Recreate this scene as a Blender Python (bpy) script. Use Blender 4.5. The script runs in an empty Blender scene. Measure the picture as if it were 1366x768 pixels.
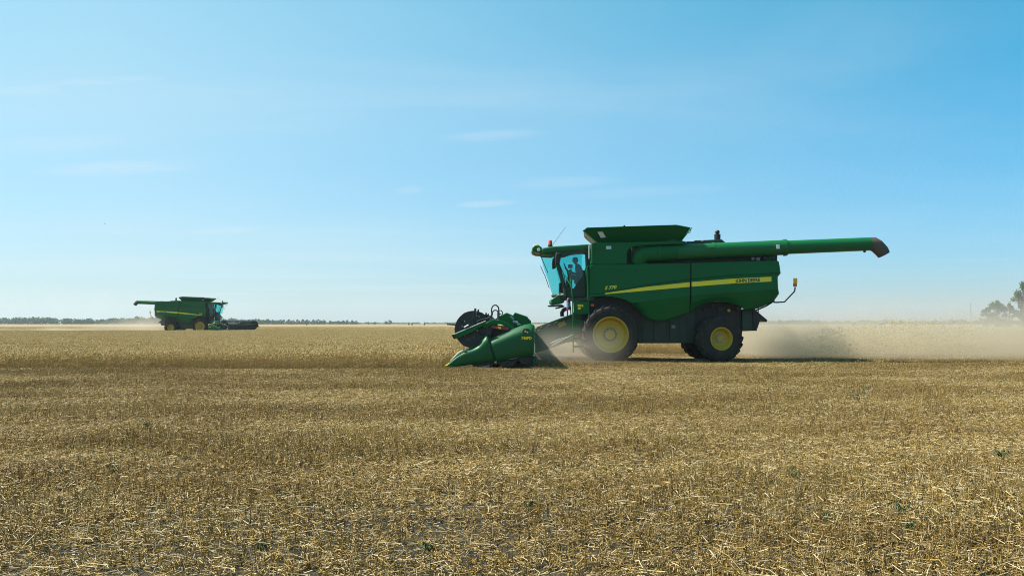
import bpy, math, random
import numpy as np
from mathutils import Vector, Matrix, noise
random.seed(7)
np.random.seed(7)
R = math.radians
SC = bpy.context.scene
COL = SC.collection

# ---------------------------------------------------------------- camera
CAMZ = 1.37
FPX = 1200.0
PITCH = math.atan(47.0 / FPX)
cd = bpy.data.cameras.new('camera')
cam = bpy.data.objects.new('camera', cd)
COL.objects.link(cam)
cam.location = (0, 0, CAMZ)
cam.rotation_euler = (R(90) + PITCH, 0, 0)
cd.sensor_width = 36.0
cd.lens = FPX / 1366.0 * 36.0
cd.clip_end = 12000
cd.clip_start = 0.1
SC.camera = cam

# ---------------------------------------------------------------- render settings
SC.render.engine = 'CYCLES'
SC.view_settings.view_transform = 'Standard'
SC.view_settings.look = 'None'
SC.view_settings.exposure = 0.85
SC.view_settings.gamma = 1.0
SC.cycles.use_denoising = True
SC.cycles.filter_width = 1.0
SC.cycles.denoising_prefilter = 'NONE'
SC.cycles.volume_bounces = 1
SC.cycles.volume_max_steps = 128
SC.cycles.max_bounces = 8
SC.cycles.transparent_max_bounces = 16

# ---------------------------------------------------------------- sun and sky
SUNDIR = Vector((-0.62, 0.12, 0.76)).normalized()
SUN_EL = math.asin(SUNDIR.z)
sl = bpy.data.lights.new('sun', 'SUN')
sl.energy = 5.0
sl.angle = R(0.5)
sl.color = (1.0, 0.95, 0.86)
so = bpy.data.objects.new('sun', sl)
COL.objects.link(so)
so.rotation_euler = SUNDIR.to_track_quat('Z', 'Y').to_euler()
so.location = (-30, 10, 40)

W = bpy.data.worlds.new('World')
SC.world = W
W.use_nodes = True
nt = W.node_tree
nt.nodes.clear()
def N(nt, typ, **kw):
    n = nt.nodes.new(typ)
    for k, v in kw.items():
        setattr(n, k, v)
    return n
def math_(nt, op, a, b=None, c=None, clamp=False):
    n = nt.nodes.new('ShaderNodeMath'); n.operation = op; n.use_clamp = clamp
    for i, v in enumerate((a, b, c)):
        if v is None: continue
        if isinstance(v, (int, float)): n.inputs[i].default_value = v
        else: nt.links.new(v, n.inputs[i])
    return n.outputs[0]
def mapr(nt, v, a, b, c=0.0, d=1.0, smooth=True):
    n = nt.nodes.new('ShaderNodeMapRange')
    n.interpolation_type = 'SMOOTHSTEP' if smooth else 'LINEAR'
    for i, x in enumerate((v, a, b, c, d)):
        if isinstance(x, (int, float)): n.inputs[i].default_value = x
        else: nt.links.new(x, n.inputs[i])
    return n.outputs[0]
def mixc(nt, f, a, b, mode='MIX'):
    n = nt.nodes.new('ShaderNodeMix'); n.data_type = 'RGBA'; n.blend_type = mode
    for s, v in ((n.inputs[0], f), (n.inputs[6], a), (n.inputs[7], b)):
        if isinstance(v, (int, float)): s.default_value = v
        elif isinstance(v, tuple): s.default_value = (*v, 1) if len(v) == 3 else v
        else: nt.links.new(v, s)
    return n.outputs[2]
def noise_(nt, vec, scale, detail=3, rough=0.5, dist=0.0):
    n = nt.nodes.new('ShaderNodeTexNoise')
    n.inputs['Scale'].default_value = scale
    n.inputs['Detail'].default_value = detail
    n.inputs['Roughness'].default_value = rough
    n.inputs['Distortion'].default_value = dist
    if vec is not None: nt.links.new(vec, n.inputs['Vector'])
    return n.outputs['Fac']
def mapping(nt, vec, scale=(1, 1, 1), loc=(0, 0, 0)):
    n = nt.nodes.new('ShaderNodeMapping')
    n.inputs['Scale'].default_value = scale
    n.inputs['Location'].default_value = loc
    nt.links.new(vec, n.inputs['Vector'])
    return n.outputs[0]

sky = N(nt, 'ShaderNodeTexSky', sky_type='NISHITA', sun_disc=False)
sky.sun_elevation = SUN_EL
sky.sun_rotation = math.atan2(SUNDIR.x, SUNDIR.y)
sky.altitude = 100
sky.air_density = 1.0
sky.dust_density = 0.6
sky.ozone_density = 2.2
tc = N(nt, 'ShaderNodeTexCoord')
sep = N(nt, 'ShaderNodeSeparateXYZ'); nt.links.new(tc.outputs['Generated'], sep.inputs[0])
tint = mixc(nt, 1.0, sky.outputs[0], mixc(nt, mapr(nt, sep.outputs[2], 0.0, 0.34, smooth=False), (0.48, 0.61, 0.83), (0.17, 0.93, 0.94)), 'MULTIPLY')
# thin cirrus: noise over the sky plane, drawn out along the wind
zc = math_(nt, 'MAXIMUM', sep.outputs[2], 0.03)
comb = N(nt, 'ShaderNodeCombineXYZ')
nt.links.new(math_(nt, 'DIVIDE', sep.outputs[0], zc), comb.inputs[0])
nt.links.new(math_(nt, 'DIVIDE', sep.outputs[1], zc), comb.inputs[1])
c1 = noise_(nt, mapping(nt, comb.outputs[0], (0.30, 0.75, 1), (3.1, 1.7, 0)), 1.0, 6, 0.55, 0.6)
c2 = noise_(nt, mapping(nt, comb.outputs[0], (0.10, 0.16, 1), (7.3, 2.2, 0)), 1.0, 2, 0.5)
cl = math_(nt, 'MULTIPLY', mapr(nt, c1, 0.44, 0.80), mapr(nt, c2, 0.40, 0.62))
c3 = noise_(nt, mapping(nt, tc.outputs['Generated'], (1.3, 1.3, 5.0), (0.4, 0.0, 0.3)), 2.0, 4, 0.5, 0.3)
cl = math_(nt, 'ADD', math_(nt, 'MULTIPLY', cl, 0.34), mapr(nt, c3, 0.45, 0.8, 0.0, 0.14), clamp=True)
# separate wisps low in the sky: azimuth (x/y), elevation (z/y), half sizes, strength
yc = math_(nt, 'MAXIMUM', sep.outputs[1], 0.05)
az = math_(nt, 'DIVIDE', sep.outputs[0], yc); el = math_(nt, 'DIVIDE', sep.outputs[2], yc)
fr = noise_(nt, mapping(nt, tc.outputs['Generated'], (8, 8, 60)), 1.0, 5, 0.6, 0.5)
wsum = None
for (px, py, hw, hh, st) in ((170, 222, 120, 11, .55), (60, 190, 110, 14, .30), (130, 105, 90, 6, .28), (650, 271, 42, 5, .5), (655, 180, 75, 8, .30),
                             (545, 253, 20, 7, .35), (300, 307, 60, 5, .35), (750, 243, 90, 9, .25), (30, 118, 50, 8, .25), (860, 255, 120, 8, .18)):
    a0 = (px - 683) / FPX; e0 = (431 - py) / FPX
    da = math_(nt, 'DIVIDE', math_(nt, 'SUBTRACT', az, a0), hw / FPX)
    de = math_(nt, 'DIVIDE', math_(nt, 'SUBTRACT', math_(nt, 'SUBTRACT', el, e0), math_(nt, 'MULTIPLY', math_(nt, 'SUBTRACT', az, a0), 0.05)), hh / FPX)
    rr = math_(nt, 'ADD', math_(nt, 'MULTIPLY', da, da), math_(nt, 'MULTIPLY', de, de))
    w = math_(nt, 'MULTIPLY', math_(nt, 'POWER', mapr(nt, rr, 1.6, 0.0), 1.5), st)
    wsum = w if wsum is None else math_(nt, 'ADD', wsum, w)
wsum = math_(nt, 'MULTIPLY', wsum, mapr(nt, fr, 0.3, 0.65, 0.25, 1.0))
wsum = math_(nt, 'MULTIPLY', wsum, math_(nt, 'GREATER_THAN', sep.outputs[1], 0.06))
# high thin veil, thicker towards the sun's side and the horizon
veil_ = math_(nt, 'MULTIPLY', mapr(nt, sep.outputs[0], 0.48, -0.40, 0.0, 0.50, False), mapr(nt, sep.outputs[2], 0.0, 0.36, 1.35, 0.80, False))
veil_ = math_(nt, 'MULTIPLY', veil_, mapr(nt, c2, 0.35, 0.65, 0.85, 1.12))
tint = mixc(nt, veil_, tint, (3.9, 4.85, 5.0))
clf = math_(nt, 'ADD', cl, wsum, clamp=True)
skyc = mixc(nt, math_(nt, 'MULTIPLY', clf, .6), tint, (4.5, 5.0, 5.3))
bg = N(nt, 'ShaderNodeBackground')
bg.inputs['Strength'].default_value = 0.10
nt.links.new(skyc, bg.inputs[0])
wo = N(nt, 'ShaderNodeOutputWorld')
nt.links.new(bg.outputs[0], wo.inputs[0])

# ---------------------------------------------------------------- materials
def new_mat(name):
    m = bpy.data.materials.new(name); m.use_nodes = True
    t = m.node_tree; t.nodes.clear()
    out = N(t, 'ShaderNodeOutputMaterial')
    p = N(t, 'ShaderNodeBsdfPrincipled')
    t.links.new(p.outputs[0], out.inputs[0])
    return m, t, p, out
def paint(name, col, rough=0.4, metal=0.0, dirt=0.25, dirtcol=(0.20, 0.16, 0.095), scale=2.0, spec=0.5, bump=0.0):
    """paint with a film of field dust in uneven blotches and fine mottling"""
    m, t, p, o = new_mat(name)
    tcn = N(t, 'ShaderNodeTexCoord'); v = tcn.outputs['Object']
    a = noise_(t, v, scale, 5, 0.6); b = noise_(t, v, scale * 14, 3, 0.7)
    f = math_(t, 'MULTIPLY', mapr(t, a, 0.35, 0.75), dirt)
    f = math_(t, 'ADD', f, math_(t, 'MULTIPLY', mapr(t, b, 0.5, 0.9), dirt * 0.7), clamp=True)
    t.links.new(mixc(t, f, col, dirtcol), p.inputs['Base Color'])
    t.links.new(math_(t, 'ADD', math_(t, 'MULTIPLY', f, 0.5), rough, clamp=True), p.inputs['Roughness'])
    p.inputs['Metallic'].default_value = metal
    p.inputs['Specular IOR Level'].default_value = spec
    if bump:
        bn = N(t, 'ShaderNodeBump'); bn.inputs['Strength'].default_value = bump; bn.inputs['Distance'].default_value = 0.01
        t.links.new(a, bn.inputs['Height']); t.links.new(bn.outputs[0], p.inputs['Normal'])
    return m
M = {}
M['green'] = paint('green_paint', (0.0, 0.115, 0.027), 0.28, dirt=0.30, dirtcol=(0.014, 0.075, 0.028), scale=1.0, bump=0.15, spec=0.16)
M['green_gloss'] = paint('glossy_green_paint', (0.002, 0.120, 0.030), 0.40, dirt=0.05, dirtcol=(0.20, 0.26, 0.14), scale=1.5, bump=0.1, spec=0.30)
M['green_cover'] = paint('scuffed_green_cover', (0.002, 0.088, 0.026), 0.42, dirt=0.22, dirtcol=(0.06, 0.09, 0.045), scale=1.4, bump=0.2, spec=0.25)
M['green_dusty'] = paint('dusty_green_paint', (0.006, 0.090, 0.035), 0.5, dirt=0.40, scale=1.6)
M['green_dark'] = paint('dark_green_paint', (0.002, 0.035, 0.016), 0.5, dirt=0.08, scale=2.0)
M['yellow'] = paint('yellow_paint', (0.44, 0.30, 0.008), 0.5, dirt=0.12, scale=4.0)
M['stripe'] = paint('yellow_stripe', (0.86, 0.70, 0.02), 0.4, dirt=0.08, scale=4.0)
M['black'] = paint('black_plastic', (0.006, 0.008, 0.008), 0.5, dirt=0.05, scale=3.0)
M['reel'] = paint('reel_black', (0.006, 0.013, 0.014), 0.45, dirt=0.03, scale=3.0)
M['rubber'] = paint('tyre_rubber', (0.012, 0.012, 0.011), 0.85, dirt=0.42, dirtcol=(0.085, 0.072, 0.045), scale=3.0)
M['steel'] = paint('bright_steel', (0.45, 0.45, 0.42), 0.35, metal=0.6, dirt=0.2)
M['grey'] = paint('grey_metal', (0.20, 0.21, 0.21), 0.5, dirt=0.3)
M['spout'] = paint('grey_brown_rubber', (0.075, 0.055, 0.045), 0.75, dirt=0.35)
M['red'] = paint('red_paint', (0.35, 0.02, 0.02), 0.4, dirt=0.1)
M['orange'] = paint('orange_lens', (0.70, 0.09, 0.015), 0.2, dirt=0.05)
M['amber'] = paint('amber_lens', (0.75, 0.40, 0.05), 0.2, dirt=0.05)
M['white'] = paint('white_label_sky_pane', (0.78, 0.82, 0.84), 0.5, dirt=0.1)
M['cap'] = paint('pale_sunlit_green', (0.30, 0.38, 0.25), 0.4, dirt=0.2)  # pale tone painted for sunlight on the divider's top edge
M['blue'] = paint('blue_label', (0.12, 0.28, 0.48), 0.5, dirt=0.1)
M['letter'] = paint('dark_green_letter', (0.004, 0.035, 0.016), 0.5, dirt=0.05)
M['skin'] = paint('skin', (0.34, 0.18, 0.12), 0.6, dirt=0.1, scale=8)
M['shirt'] = paint('blue_grey_shirt', (0.10, 0.17, 0.22), 0.9, dirt=0.2, scale=6)
M['jeans'] = paint('dark_trousers', (0.025, 0.04, 0.07), 0.9, dirt=0.15, scale=6)
M['seat'] = paint('dark_seat_fabric', (0.02, 0.03, 0.035), 0.9, dirt=0.1, scale=6)
M['bark'] = paint('bark', (0.10, 0.08, 0.06), 0.9, dirt=0.3)
M['feather'] = paint('dark_feathers', (0.03, 0.03, 0.035), 0.8, dirt=0.1)
m, t, p, o = new_mat('tinted_glass')
tr = N(t, 'ShaderNodeBsdfTransparent'); tr.inputs[0].default_value = (0.42, 0.86, 0.87, 1)
gl = N(t, 'ShaderNodeBsdfGlossy'); gl.inputs['Roughness'].default_value = 0.04
fz = N(t, 'ShaderNodeFresnel'); fz.inputs[0].default_value = 1.18
mx = N(t, 'ShaderNodeMixShader')
mx.inputs[0].default_value = 0.05; t.links.new(tr.outputs[0], mx.inputs[1]); t.links.new(gl.outputs[0], mx.inputs[2])
t.links.new(mx.outputs[0], o.inputs[0]); t.nodes.remove(p)
M['glass'] = m
def leaf_mat(name, c1, c2, c3, sc):
    m, t, p, o = new_mat(name)
    g = N(t, 'ShaderNodeNewGeometry')
    oi = N(t, 'ShaderNodeObjectInfo')
    a = noise_(t, g.outputs['Position'], sc, 3, 0.6)
    c = mixc(t, mapr(t, a, 0.35, 0.65), c1, c2)
    c = mixc(t, math_(t, 'MULTIPLY', oi.outputs['Random'], 0.6), c, c3)
    t.links.new(c, p.inputs['Base Color'])
    p.inputs['Roughness'].default_value = 0.7
    trn = N(t, 'ShaderNodeBsdfTranslucent'); t.links.new(c, trn.inputs[0])
    mx = N(t, 'ShaderNodeMixShader'); mx.inputs[0].default_value = 0.3
    t.links.new(p.outputs[0], mx.inputs[1]); t.links.new(trn.outputs[0], mx.inputs[2])
    t.links.new(mx.outputs[0], o.inputs[0])
    return m
M['leaf'] = leaf_mat('tree_leaves', (0.028, 0.090, 0.026), (0.060, 0.135, 0.040), (0.035, 0.10, 0.040), 0.6)
M['far_leaf'] = leaf_mat('wood_leaves', (0.016, 0.085, 0.040), (0.034, 0.130, 0.060), (0.022, 0.095, 0.048), 0.12)
M['weed'] = leaf_mat('weed_leaves', (0.022, 0.06, 0.008), (0.04, 0.09, 0.012), (0.03, 0.07, 0.012), 12)

def straw_mat(name, dark, mid, light, patch, transl=0.25):
    """per-stalk tone from the Tone attribute, broad patches over the field from world position"""
    m, t, p, o = new_mat(name)
    at = N(t, 'ShaderNodeAttribute'); at.attribute_name = 'Tone'
    g = N(t, 'ShaderNodeNewGeometry')
    s = N(t, 'ShaderNodeSeparateColor'); t.links.new(at.outputs['Color'], s.inputs[0])
    big = noise_(t, mapping(t, g.outputs['Position'], (0.16, 0.5, 0)), 1.0, 4, 0.55, 0.3)
    c = mixc(t, s.outputs[0], dark, mid)
    c = mixc(t, mapr(t, s.outputs[1], 0.65, 1.0), c, light)
    c = mixc(t, mapr(t, big, 0.38, 0.64, 0.0, 0.80), c, mixc(t, 0.8, c, patch, 'MULTIPLY'))
    t.links.new(c, p.inputs['Base Color'])
    p.inputs['Roughness'].default_value = 0.6
    p.inputs['Specular IOR Level'].default_value = 0.3
    trn = N(t, 'ShaderNodeBsdfTranslucent'); t.links.new(c, trn.inputs[0])
    mx = N(t, 'ShaderNodeMixShader'); mx.inputs[0].default_value = transl
    t.links.new(p.outputs[0], mx.inputs[1]); t.links.new(trn.outputs[0], mx.inputs[2])
    t.links.new(mx.outputs[0], o.inputs[0])
    return m
M['stubble'] = straw_mat('stubble_straw', (0.105, 0.072, 0.019), (0.575, 0.395, 0.118), (0.84, 0.70, 0.42), (0.66, 0.58, 0.46))
M['wheat'] = straw_mat('ripe_wheat', (0.33, 0.235, 0.075), (0.84, 0.655, 0.30), (0.82, 0.70, 0.42), (0.90, 0.87, 0.80), 0.35)
M['chaff'] = straw_mat('chaff_flakes', (0.50, 0.38, 0.14), (0.75, 0.60, 0.27), (0.9, 0.80, 0.50), (1, 1, 1), 0.4)

# soil under the stubble
m, t, p, o = new_mat('dry_soil')
g = N(t, 'ShaderNodeNewGeometry'); P = g.outputs['Position']
n1 = noise_(t, mapping(t, P, (0.5, 1.6, 1)), 1.0, 6, 0.6, 0.4)
n2 = noise_(t, P, 14.0, 5, 0.7); n3 = noise_(t, P, 70.0, 3, 0.6)
c = mixc(t, mapr(t, n1, 0.35, 0.7), (0.024, 0.021, 0.010), (0.060, 0.048, 0.025))
c = mixc(t, mapr(t, n2, 0.52, 0.80), c, (0.100, 0.082, 0.048))
c = mixc(t, mapr(t, n3, 0.60, 0.8, 0, 0.35), c, (0.30, 0.25, 0.14))
# far out the sheet carries the straw colour of the field
sp = N(t, 'ShaderNodeSeparateXYZ'); t.links.new(P, sp.inputs[0])
farf = mapr(t, sp.outputs[1], 60, 130)
fc = mixc(t, noise_(t, mapping(t, P, (0.02, 0.08, 1)), 1.0, 4, 0.5), (0.11, 0.084, 0.040), (0.17, 0.132, 0.066))
c = mixc(t, farf, c, fc)
t.links.new(c, p.inputs['Base Color']); p.inputs['Roughness'].default_value = 0.95
bn = N(t, 'ShaderNodeBump'); bn.inputs['Strength'].default_value = 0.9; bn.inputs['Distance'].default_value = 0.05
hh = math_(t, 'ADD', n2, math_(t, 'MULTIPLY', n3, 0.3))
t.links.new(hh, bn.inputs['Height']); t.links.new(bn.outputs[0], p.inputs['Normal'])
M['soil'] = m
# far canopy of standing wheat
m, t, p, o = new_mat('wheat_canopy')
g = N(t, 'ShaderNodeNewGeometry'); P = g.outputs['Position']
n1 = noise_(t, mapping(t, P, (0.012, 0.05, 1)), 1.0, 4, 0.55)
n2 = noise_(t, mapping(t, P, (1.2, 0.6, 1)), 1.0, 4, 0.7)
c = mixc(t, n1, (0.23, 0.17, 0.075), (0.32, 0.245, 0.12))
c = mixc(t, mapr(t, n2, 0.35, 0.7, 0, 0.6), c, (0.15, 0.105, 0.045))
t.links.new(c, p.inputs['Base Color']); p.inputs['Roughness'].default_value = 0.95
M['canopy'] = m

# ---------------------------------------------------------------- mesh helpers
class MB:
    def __init__(s): s.v = []; s.f = []
    def add(s, v, f):
        o = len(s.v); s.v += [tuple(map(float, q)) for q in v]; s.f += [tuple(i + o for i in q) for q in f]; return s
    def box(s, c, d, rot=None):
        hx, hy, hz = d[0] / 2, d[1] / 2, d[2] / 2
        v = [Vector((x, y, z)) for x in (-hx, hx) for y in (-hy, hy) for z in (-hz, hz)]
        if rot is not None: v = [rot @ q for q in v]
        v = [q + Vector(c) for q in v]
        return s.add(v, [(0, 1, 3, 2), (4, 6, 7, 5), (0, 4, 5, 1), (2, 3, 7, 6), (0, 2, 6, 4), (1, 5, 7, 3)])
    def prism(s, poly, y0, y1):
        """poly in (x,z), extruded along y; y0/y1 may be functions of (x,z)"""
        f0 = y0 if callable(y0) else (lambda x, z: y0); f1 = y1 if callable(y1) else (lambda x, z: y1)
        a = sum(poly[i][0] * poly[(i + 1) % len(poly)][1] - poly[(i + 1) % len(poly)][0] * poly[i][1] for i in range(len(poly)))
        if a < 0: poly = poly[::-1]
        n = len(poly)
        v = [(x, f0(x, z), z) for x, z in poly] + [(x, f1(x, z), z) for x, z in poly]
        up = sum(q[1] for q in v[n:]) > sum(q[1] for q in v[:n])
        fs = [tuple(range(n)), tuple(range(2 * n - 1, n - 1, -1))] + [(i, i + n, (i + 1) % n + n, (i + 1) % n) for i in range(n)]
        if not up: fs = [q[::-1] for q in fs]
        return s.add(v, fs)
    def tube(s, pts, r, n=8, cap=True):
        pts = [Vector(q) for q in pts]; m = len(pts); V = []; F = []
        rs = r if isinstance(r, (list, tuple)) else [r] * m
        d = (pts[1] - pts[0]).normalized()
        up = Vector((0, 0, 1)) if abs(d.z) < 0.9 else Vector((1, 0, 0))
        u = d.cross(up).normalized()
        for i, q in enumerate(pts):
            if i == 0: d = pts[1] - pts[0]
            elif i == m - 1: d = pts[-1] - pts[-2]
            else: d = (pts[i + 1] - q).normalized() + (q - pts[i - 1]).normalized()
            d.normalize(); u = (u - d * u.dot(d)).normalized(); w = d.cross(u)
            for k in range(n):
                a = 2 * math.pi * k / n
                V.append(q + (u * math.cos(a) + w * math.sin(a)) * rs[i])
        for i in range(m - 1):
            for k in range(n):
                F.append((i * n + k, i * n + (k + 1) % n, (i + 1) * n + (k + 1) % n, (i + 1) * n + k))
        if cap: F += [tuple(range(n))[::-1], tuple(range((m - 1) * n, m * n))]
        return s.add(V, F)
    def lathe(s, prof, c, n=48, axis='y'):
        """prof: list of (radius, offset along axis); closed outline not needed"""
        V = []; F = []; m = len(prof)
        for r, h in prof:
            for k in range(n):
                a = 2 * math.pi * k / n; x, z = r * math.cos(a), r * math.sin(a)
                V.append((c[0] + x, c[1] + h, c[2] + z) if axis == 'y' else (c[0] + x, c[1] + z, c[2] + h))
        for i in range(m - 1):
            for k in range(n):
                F.append((i * n + k, (i + 1) * n + k, (i + 1) * n + (k + 1) % n, i * n + (k + 1) % n))
        return s.add(V, F)
    def ball(s, c, r, n=12, m=7):
        rx, ry, rz = (r, r, r) if isinstance(r, (int, float)) else r
        V = [(c[0], c[1], c[2] - rz)]; F = []
        for i in range(1, m):
            th = -math.pi / 2 + math.pi * i / m
            for k in range(n):
                a = 2 * math.pi * k / n
                V.append((c[0] + rx * math.cos(th) * math.cos(a), c[1] + ry * math.cos(th) * math.sin(a), c[2] + rz * math.sin(th)))
        V.append((c[0], c[1], c[2] + rz)); L = len(V) - 1
        for k in range(n):
            F.append((0, 1 + (k + 1) % n, 1 + k)); b = 1 + (m - 2) * n
            F.append((L, b + k, b + (k + 1) % n))
        for i in range(m - 2):
            for k in range(n):
                a = 1 + i * n
                F.append((a + k, a + (k + 1) % n, a + n + (k + 1) % n, a + n + k))
        return s.add(V, F)
    def obj(s, name, mat, parent=None, bevel=0.0, smooth=35, loc=None):
        me = bpy.data.meshes.new(name); me.from_pydata(s.v, [], s.f); me.update()
        if mat is not None: me.materials.append(mat)
        o = bpy.data.objects.new(name, me); COL.objects.link(o)
        if smooth:
            me.shade_smooth(); me.set_sharp_from_angle(angle=R(smooth))
        if bevel:
            b = o.modifiers.new('bevel', 'BEVEL'); b.width = bevel; b.segments = 2; b.limit_method = 'ANGLE'; b.angle_limit = R(35)
            b.harden_normals = False
        if parent is not None: o.parent = parent
        if loc is not None: o.location = loc
        return o
def tag(o, label=None, cat=None, group=None, kind=None):
    if label: o['label'] = label
    if cat: o['category'] = cat
    if group: o['group'] = group
    if kind: o['kind'] = kind
    return o
def empty(name, loc=(0, 0, 0), rz=0.0):
    o = bpy.data.objects.new(name, None); COL.objects.link(o); o.location = loc; o.rotation_euler = (0, 0, rz); return o
def copy_tree(o, parent=None):
    c = o.copy(); COL.objects.link(c); c.parent = parent
    for ch in o.children: copy_tree(ch, c)
    return c
def text_mesh(name, s, size, mat, parent, loc, side, tilt=0.0, shear=0.0, extrude=0.002, width=None):
    cu = bpy.data.curves.new(name, 'FONT'); cu.body = s; cu.size = size; cu.extrude = extrude; cu.shear = shear
    cu.align_x = 'CENTER'; cu.align_y = 'CENTER'; cu.resolution_u = 2; cu.offset = size * 0.035
    tmp = bpy.data.objects.new(name, cu); COL.objects.link(tmp)
    dg = bpy.context.evaluated_depsgraph_get()
    me = bpy.data.meshes.new_from_object(tmp.evaluated_get(dg)); me.name = name
    bpy.data.objects.remove(tmp)
    me.materials.clear(); me.materials.append(mat)
    if width:
        xs = [q.co.x for q in me.vertices]; k = width / (max(xs) - min(xs))
        me.transform(Matrix.Diagonal((k, 1, 1, 1)))
    o = bpy.data.objects.new(name, me); COL.objects.link(o); o.parent = parent
    rt = Vector((-side * math.cos(tilt), 0, math.sin(tilt))); up = Vector((side * math.sin(tilt), 0, math.cos(tilt))); nn = rt.cross(up)
    mt = Matrix((rt, up, nn)).transposed().to_4x4(); mt.translation = Vector(loc)
    o.matrix_local = mt
    return o

# ---------------------------------------------------------------- near combine: where it stands
Y0 = 32.5
X0 = (814 - 683) / FPX * (Y0 - 1.75)
CP, SP = math.cos(PITCH), math.sin(PITCH)
def L(px, py, yl):
    """photo measurement on the machine's lengthwise plane yl (left of its centre line) -> machine coordinates (forward, up)"""
    u = (px - 683) / FPX; v = (384 - py) / FPX
    tt = (Y0 - yl) / (CP - v * SP)
    return (X0 - u * tt, CAMZ + (SP + v * CP) * tt)
def LP(pts, yl): return [L(a, b, yl) for a, b in pts]
def interp(x, xs, ys): return float(np.interp(x, xs, ys))

def wheel(root, x, z, r, rim_r, y_out, w, side, lugs, seedrot):
    """tyre with chevron lugs, yellow dished rim, hub with bolts"""
    yc = side * (y_out - w / 2); h = w / 2
    rim = MB()
    def Y(d): return side * d          # d measured outwards from the wheel's middle
    pr = [(rim_r + .035, Y(h * .80)), (rim_r + .04, Y(h * .92)), (rim_r, Y(h * .93)), (rim_r - .035, Y(h * .80)), (rim_r - .06, Y(h * .60)), (rim_r - .085, Y(h * .45)),
          (rim_r * .55, Y(h * .36)), (rim_r * .30, Y(h * .34)), (rim_r * .29, Y(h * .5)), (0.001, Y(h * .5))]
    if side < 0: pr = pr[::-1]
    rim.lathe(pr, (0, 0, 0), 56)
    rim.lathe([(rim_r + .03, -h * .85), (rim_r - .03, -h * .8), (rim_r - .03, h * .8)], (0, 0, 0), 56)
    wo = rim.obj('wheel', M['yellow'], root); wo.location = (x, yc, z); wo.rotation_euler = (0, seedrot, 0)
    hb = MB()
    hr = rim_r * .29
    hb.lathe([(hr * 1.45, Y(h * .345)), (hr * 1.45, Y(h * .385)), (hr * 1.02, Y(h * .385))][::side], (0, 0, 0), 40)
    hb.obj('hub_ring', M['grey'], wo)
    for k in range(10):
        a = k * math.tau / 10
        b = MB().lathe([(.02, Y(h * .385)), (.02, Y(h * .385 + .035)), (.001, Y(h * .385 + .035))][::side], (math.cos(a) * hr * 1.24, 0, math.sin(a) * hr * 1.24), 8)
        b.obj('wheel_bolt', M['steel'] if r < .9 else M['black'], wo)
    ty = MB(); ri = rim_r + .02; rt = r - .045
    prof = [(ri, h * .82), (ri + .03, h * .93), (ri + (rt - ri) * .35, h * 1.0), (ri + (rt - ri) * .65, h * .98), (rt - .05, h * .92), (rt - .015, h * .80), (rt, h * .5), (rt + .004, 0)]
    prof = prof + [(a, -b) for a, b in prof[-2::-1]]
    ty.lathe(prof, (0, 0, 0), 72)
    for k in range(lugs):
        for sg in (-1, 1):
            a0 = (k + (0.5 if sg > 0 else 0)) * math.tau / lugs
            st = [(0.02, -0.02, rt, rt + .048), (.5 * h, .13, rt - .005, rt + .045), (.90 * h, .25, rt - .035, rt + .02), (1.0 * h, .29, rt - .16, rt - .10)]
            V = []
            for (yy, da, rb, rtp) in st:
                wd = .030 / r
                for aa, rr in ((a0 + da * .9 - wd * 1.3, rb - .02), (a0 + da * .9 - wd, rtp), (a0 + da * .9 + wd, rtp), (a0 + da * .9 + wd * 1.3, rb - .02)):
                    V.append((math.cos(-aa) * rr, sg * (yy + (.012 if yy > .95 * h else 0)), math.sin(-aa) * rr))
            F = []
            for i in range(3):
                for j in range(3):
                    q = (i * 4 + j, i * 4 + j + 1, i * 4 + j + 5, i * 4 + j + 4); F.append(q if sg < 0 else q[::-1])
            F += [(0, 1, 2, 3), (15, 14, 13, 12)] if sg > 0 else [(3, 2, 1, 0), (12, 13, 14, 15)]
            ty.add(V, F)
    ty.obj('tyre', M['rubber'], wo, smooth=30)
    return wo

TOPX = ([786, 792, 921, 1037, 1041], [353.5, 353, 351, 347.5, 347.5])
STX = [786, 807, 860, 921, 975, 1029, 1041]
STT = [393.4, 391.0, 383.0, 376.4, 371.9, 369.2, 368.8]
STB = [394.6, 392.3, 387.8, 382.4, 378.2, 375.4, 375.0]
FB = ([786, 792, 805, 820, 835, 844, 852, 862, 870, 878, 886, 900, 921], [397.5, 396.5, 395.2, 396.5, 400.5, 406, 413, 422, 426.5, 428.3, 428, 424, 417])
RB = ([922, 928, 940, 955, 970, 985, 997, 1010, 1025, 1036, 1041], [415, 411, 404.5, 401.3, 402, 406, 413, 411, 405.5, 402, 397])
CRX = ([786, 850, 921, 1041], [410, 403, 394, 385])
def row_pys(px, bot):
    tp = interp(px, *TOPX); a = interp(px, STX, STT); b = interp(px, STX, STB); c = interp(px, *CRX)
    gap = interp(px, [786, 807, 900, 1041], [0.8, 1.2, 4.5, 5.5])
    rows = [tp, tp + 1.6, (tp + a - gap) / 2, a - gap, a - gap + 1.3, a - .6, a, b, c, (c + bot) / 2, bot - 1.5, bot]
    for i in range(len(rows)):
        rows[i] = min(rows[i], bot - (len(rows) - 1 - i) * 0.25)
    return rows
ROWY = [-.03, 0, .015, .02, -.014, -.014, 0, .004, .016, -.07, -.19, -.23]
YS = 1.60
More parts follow.
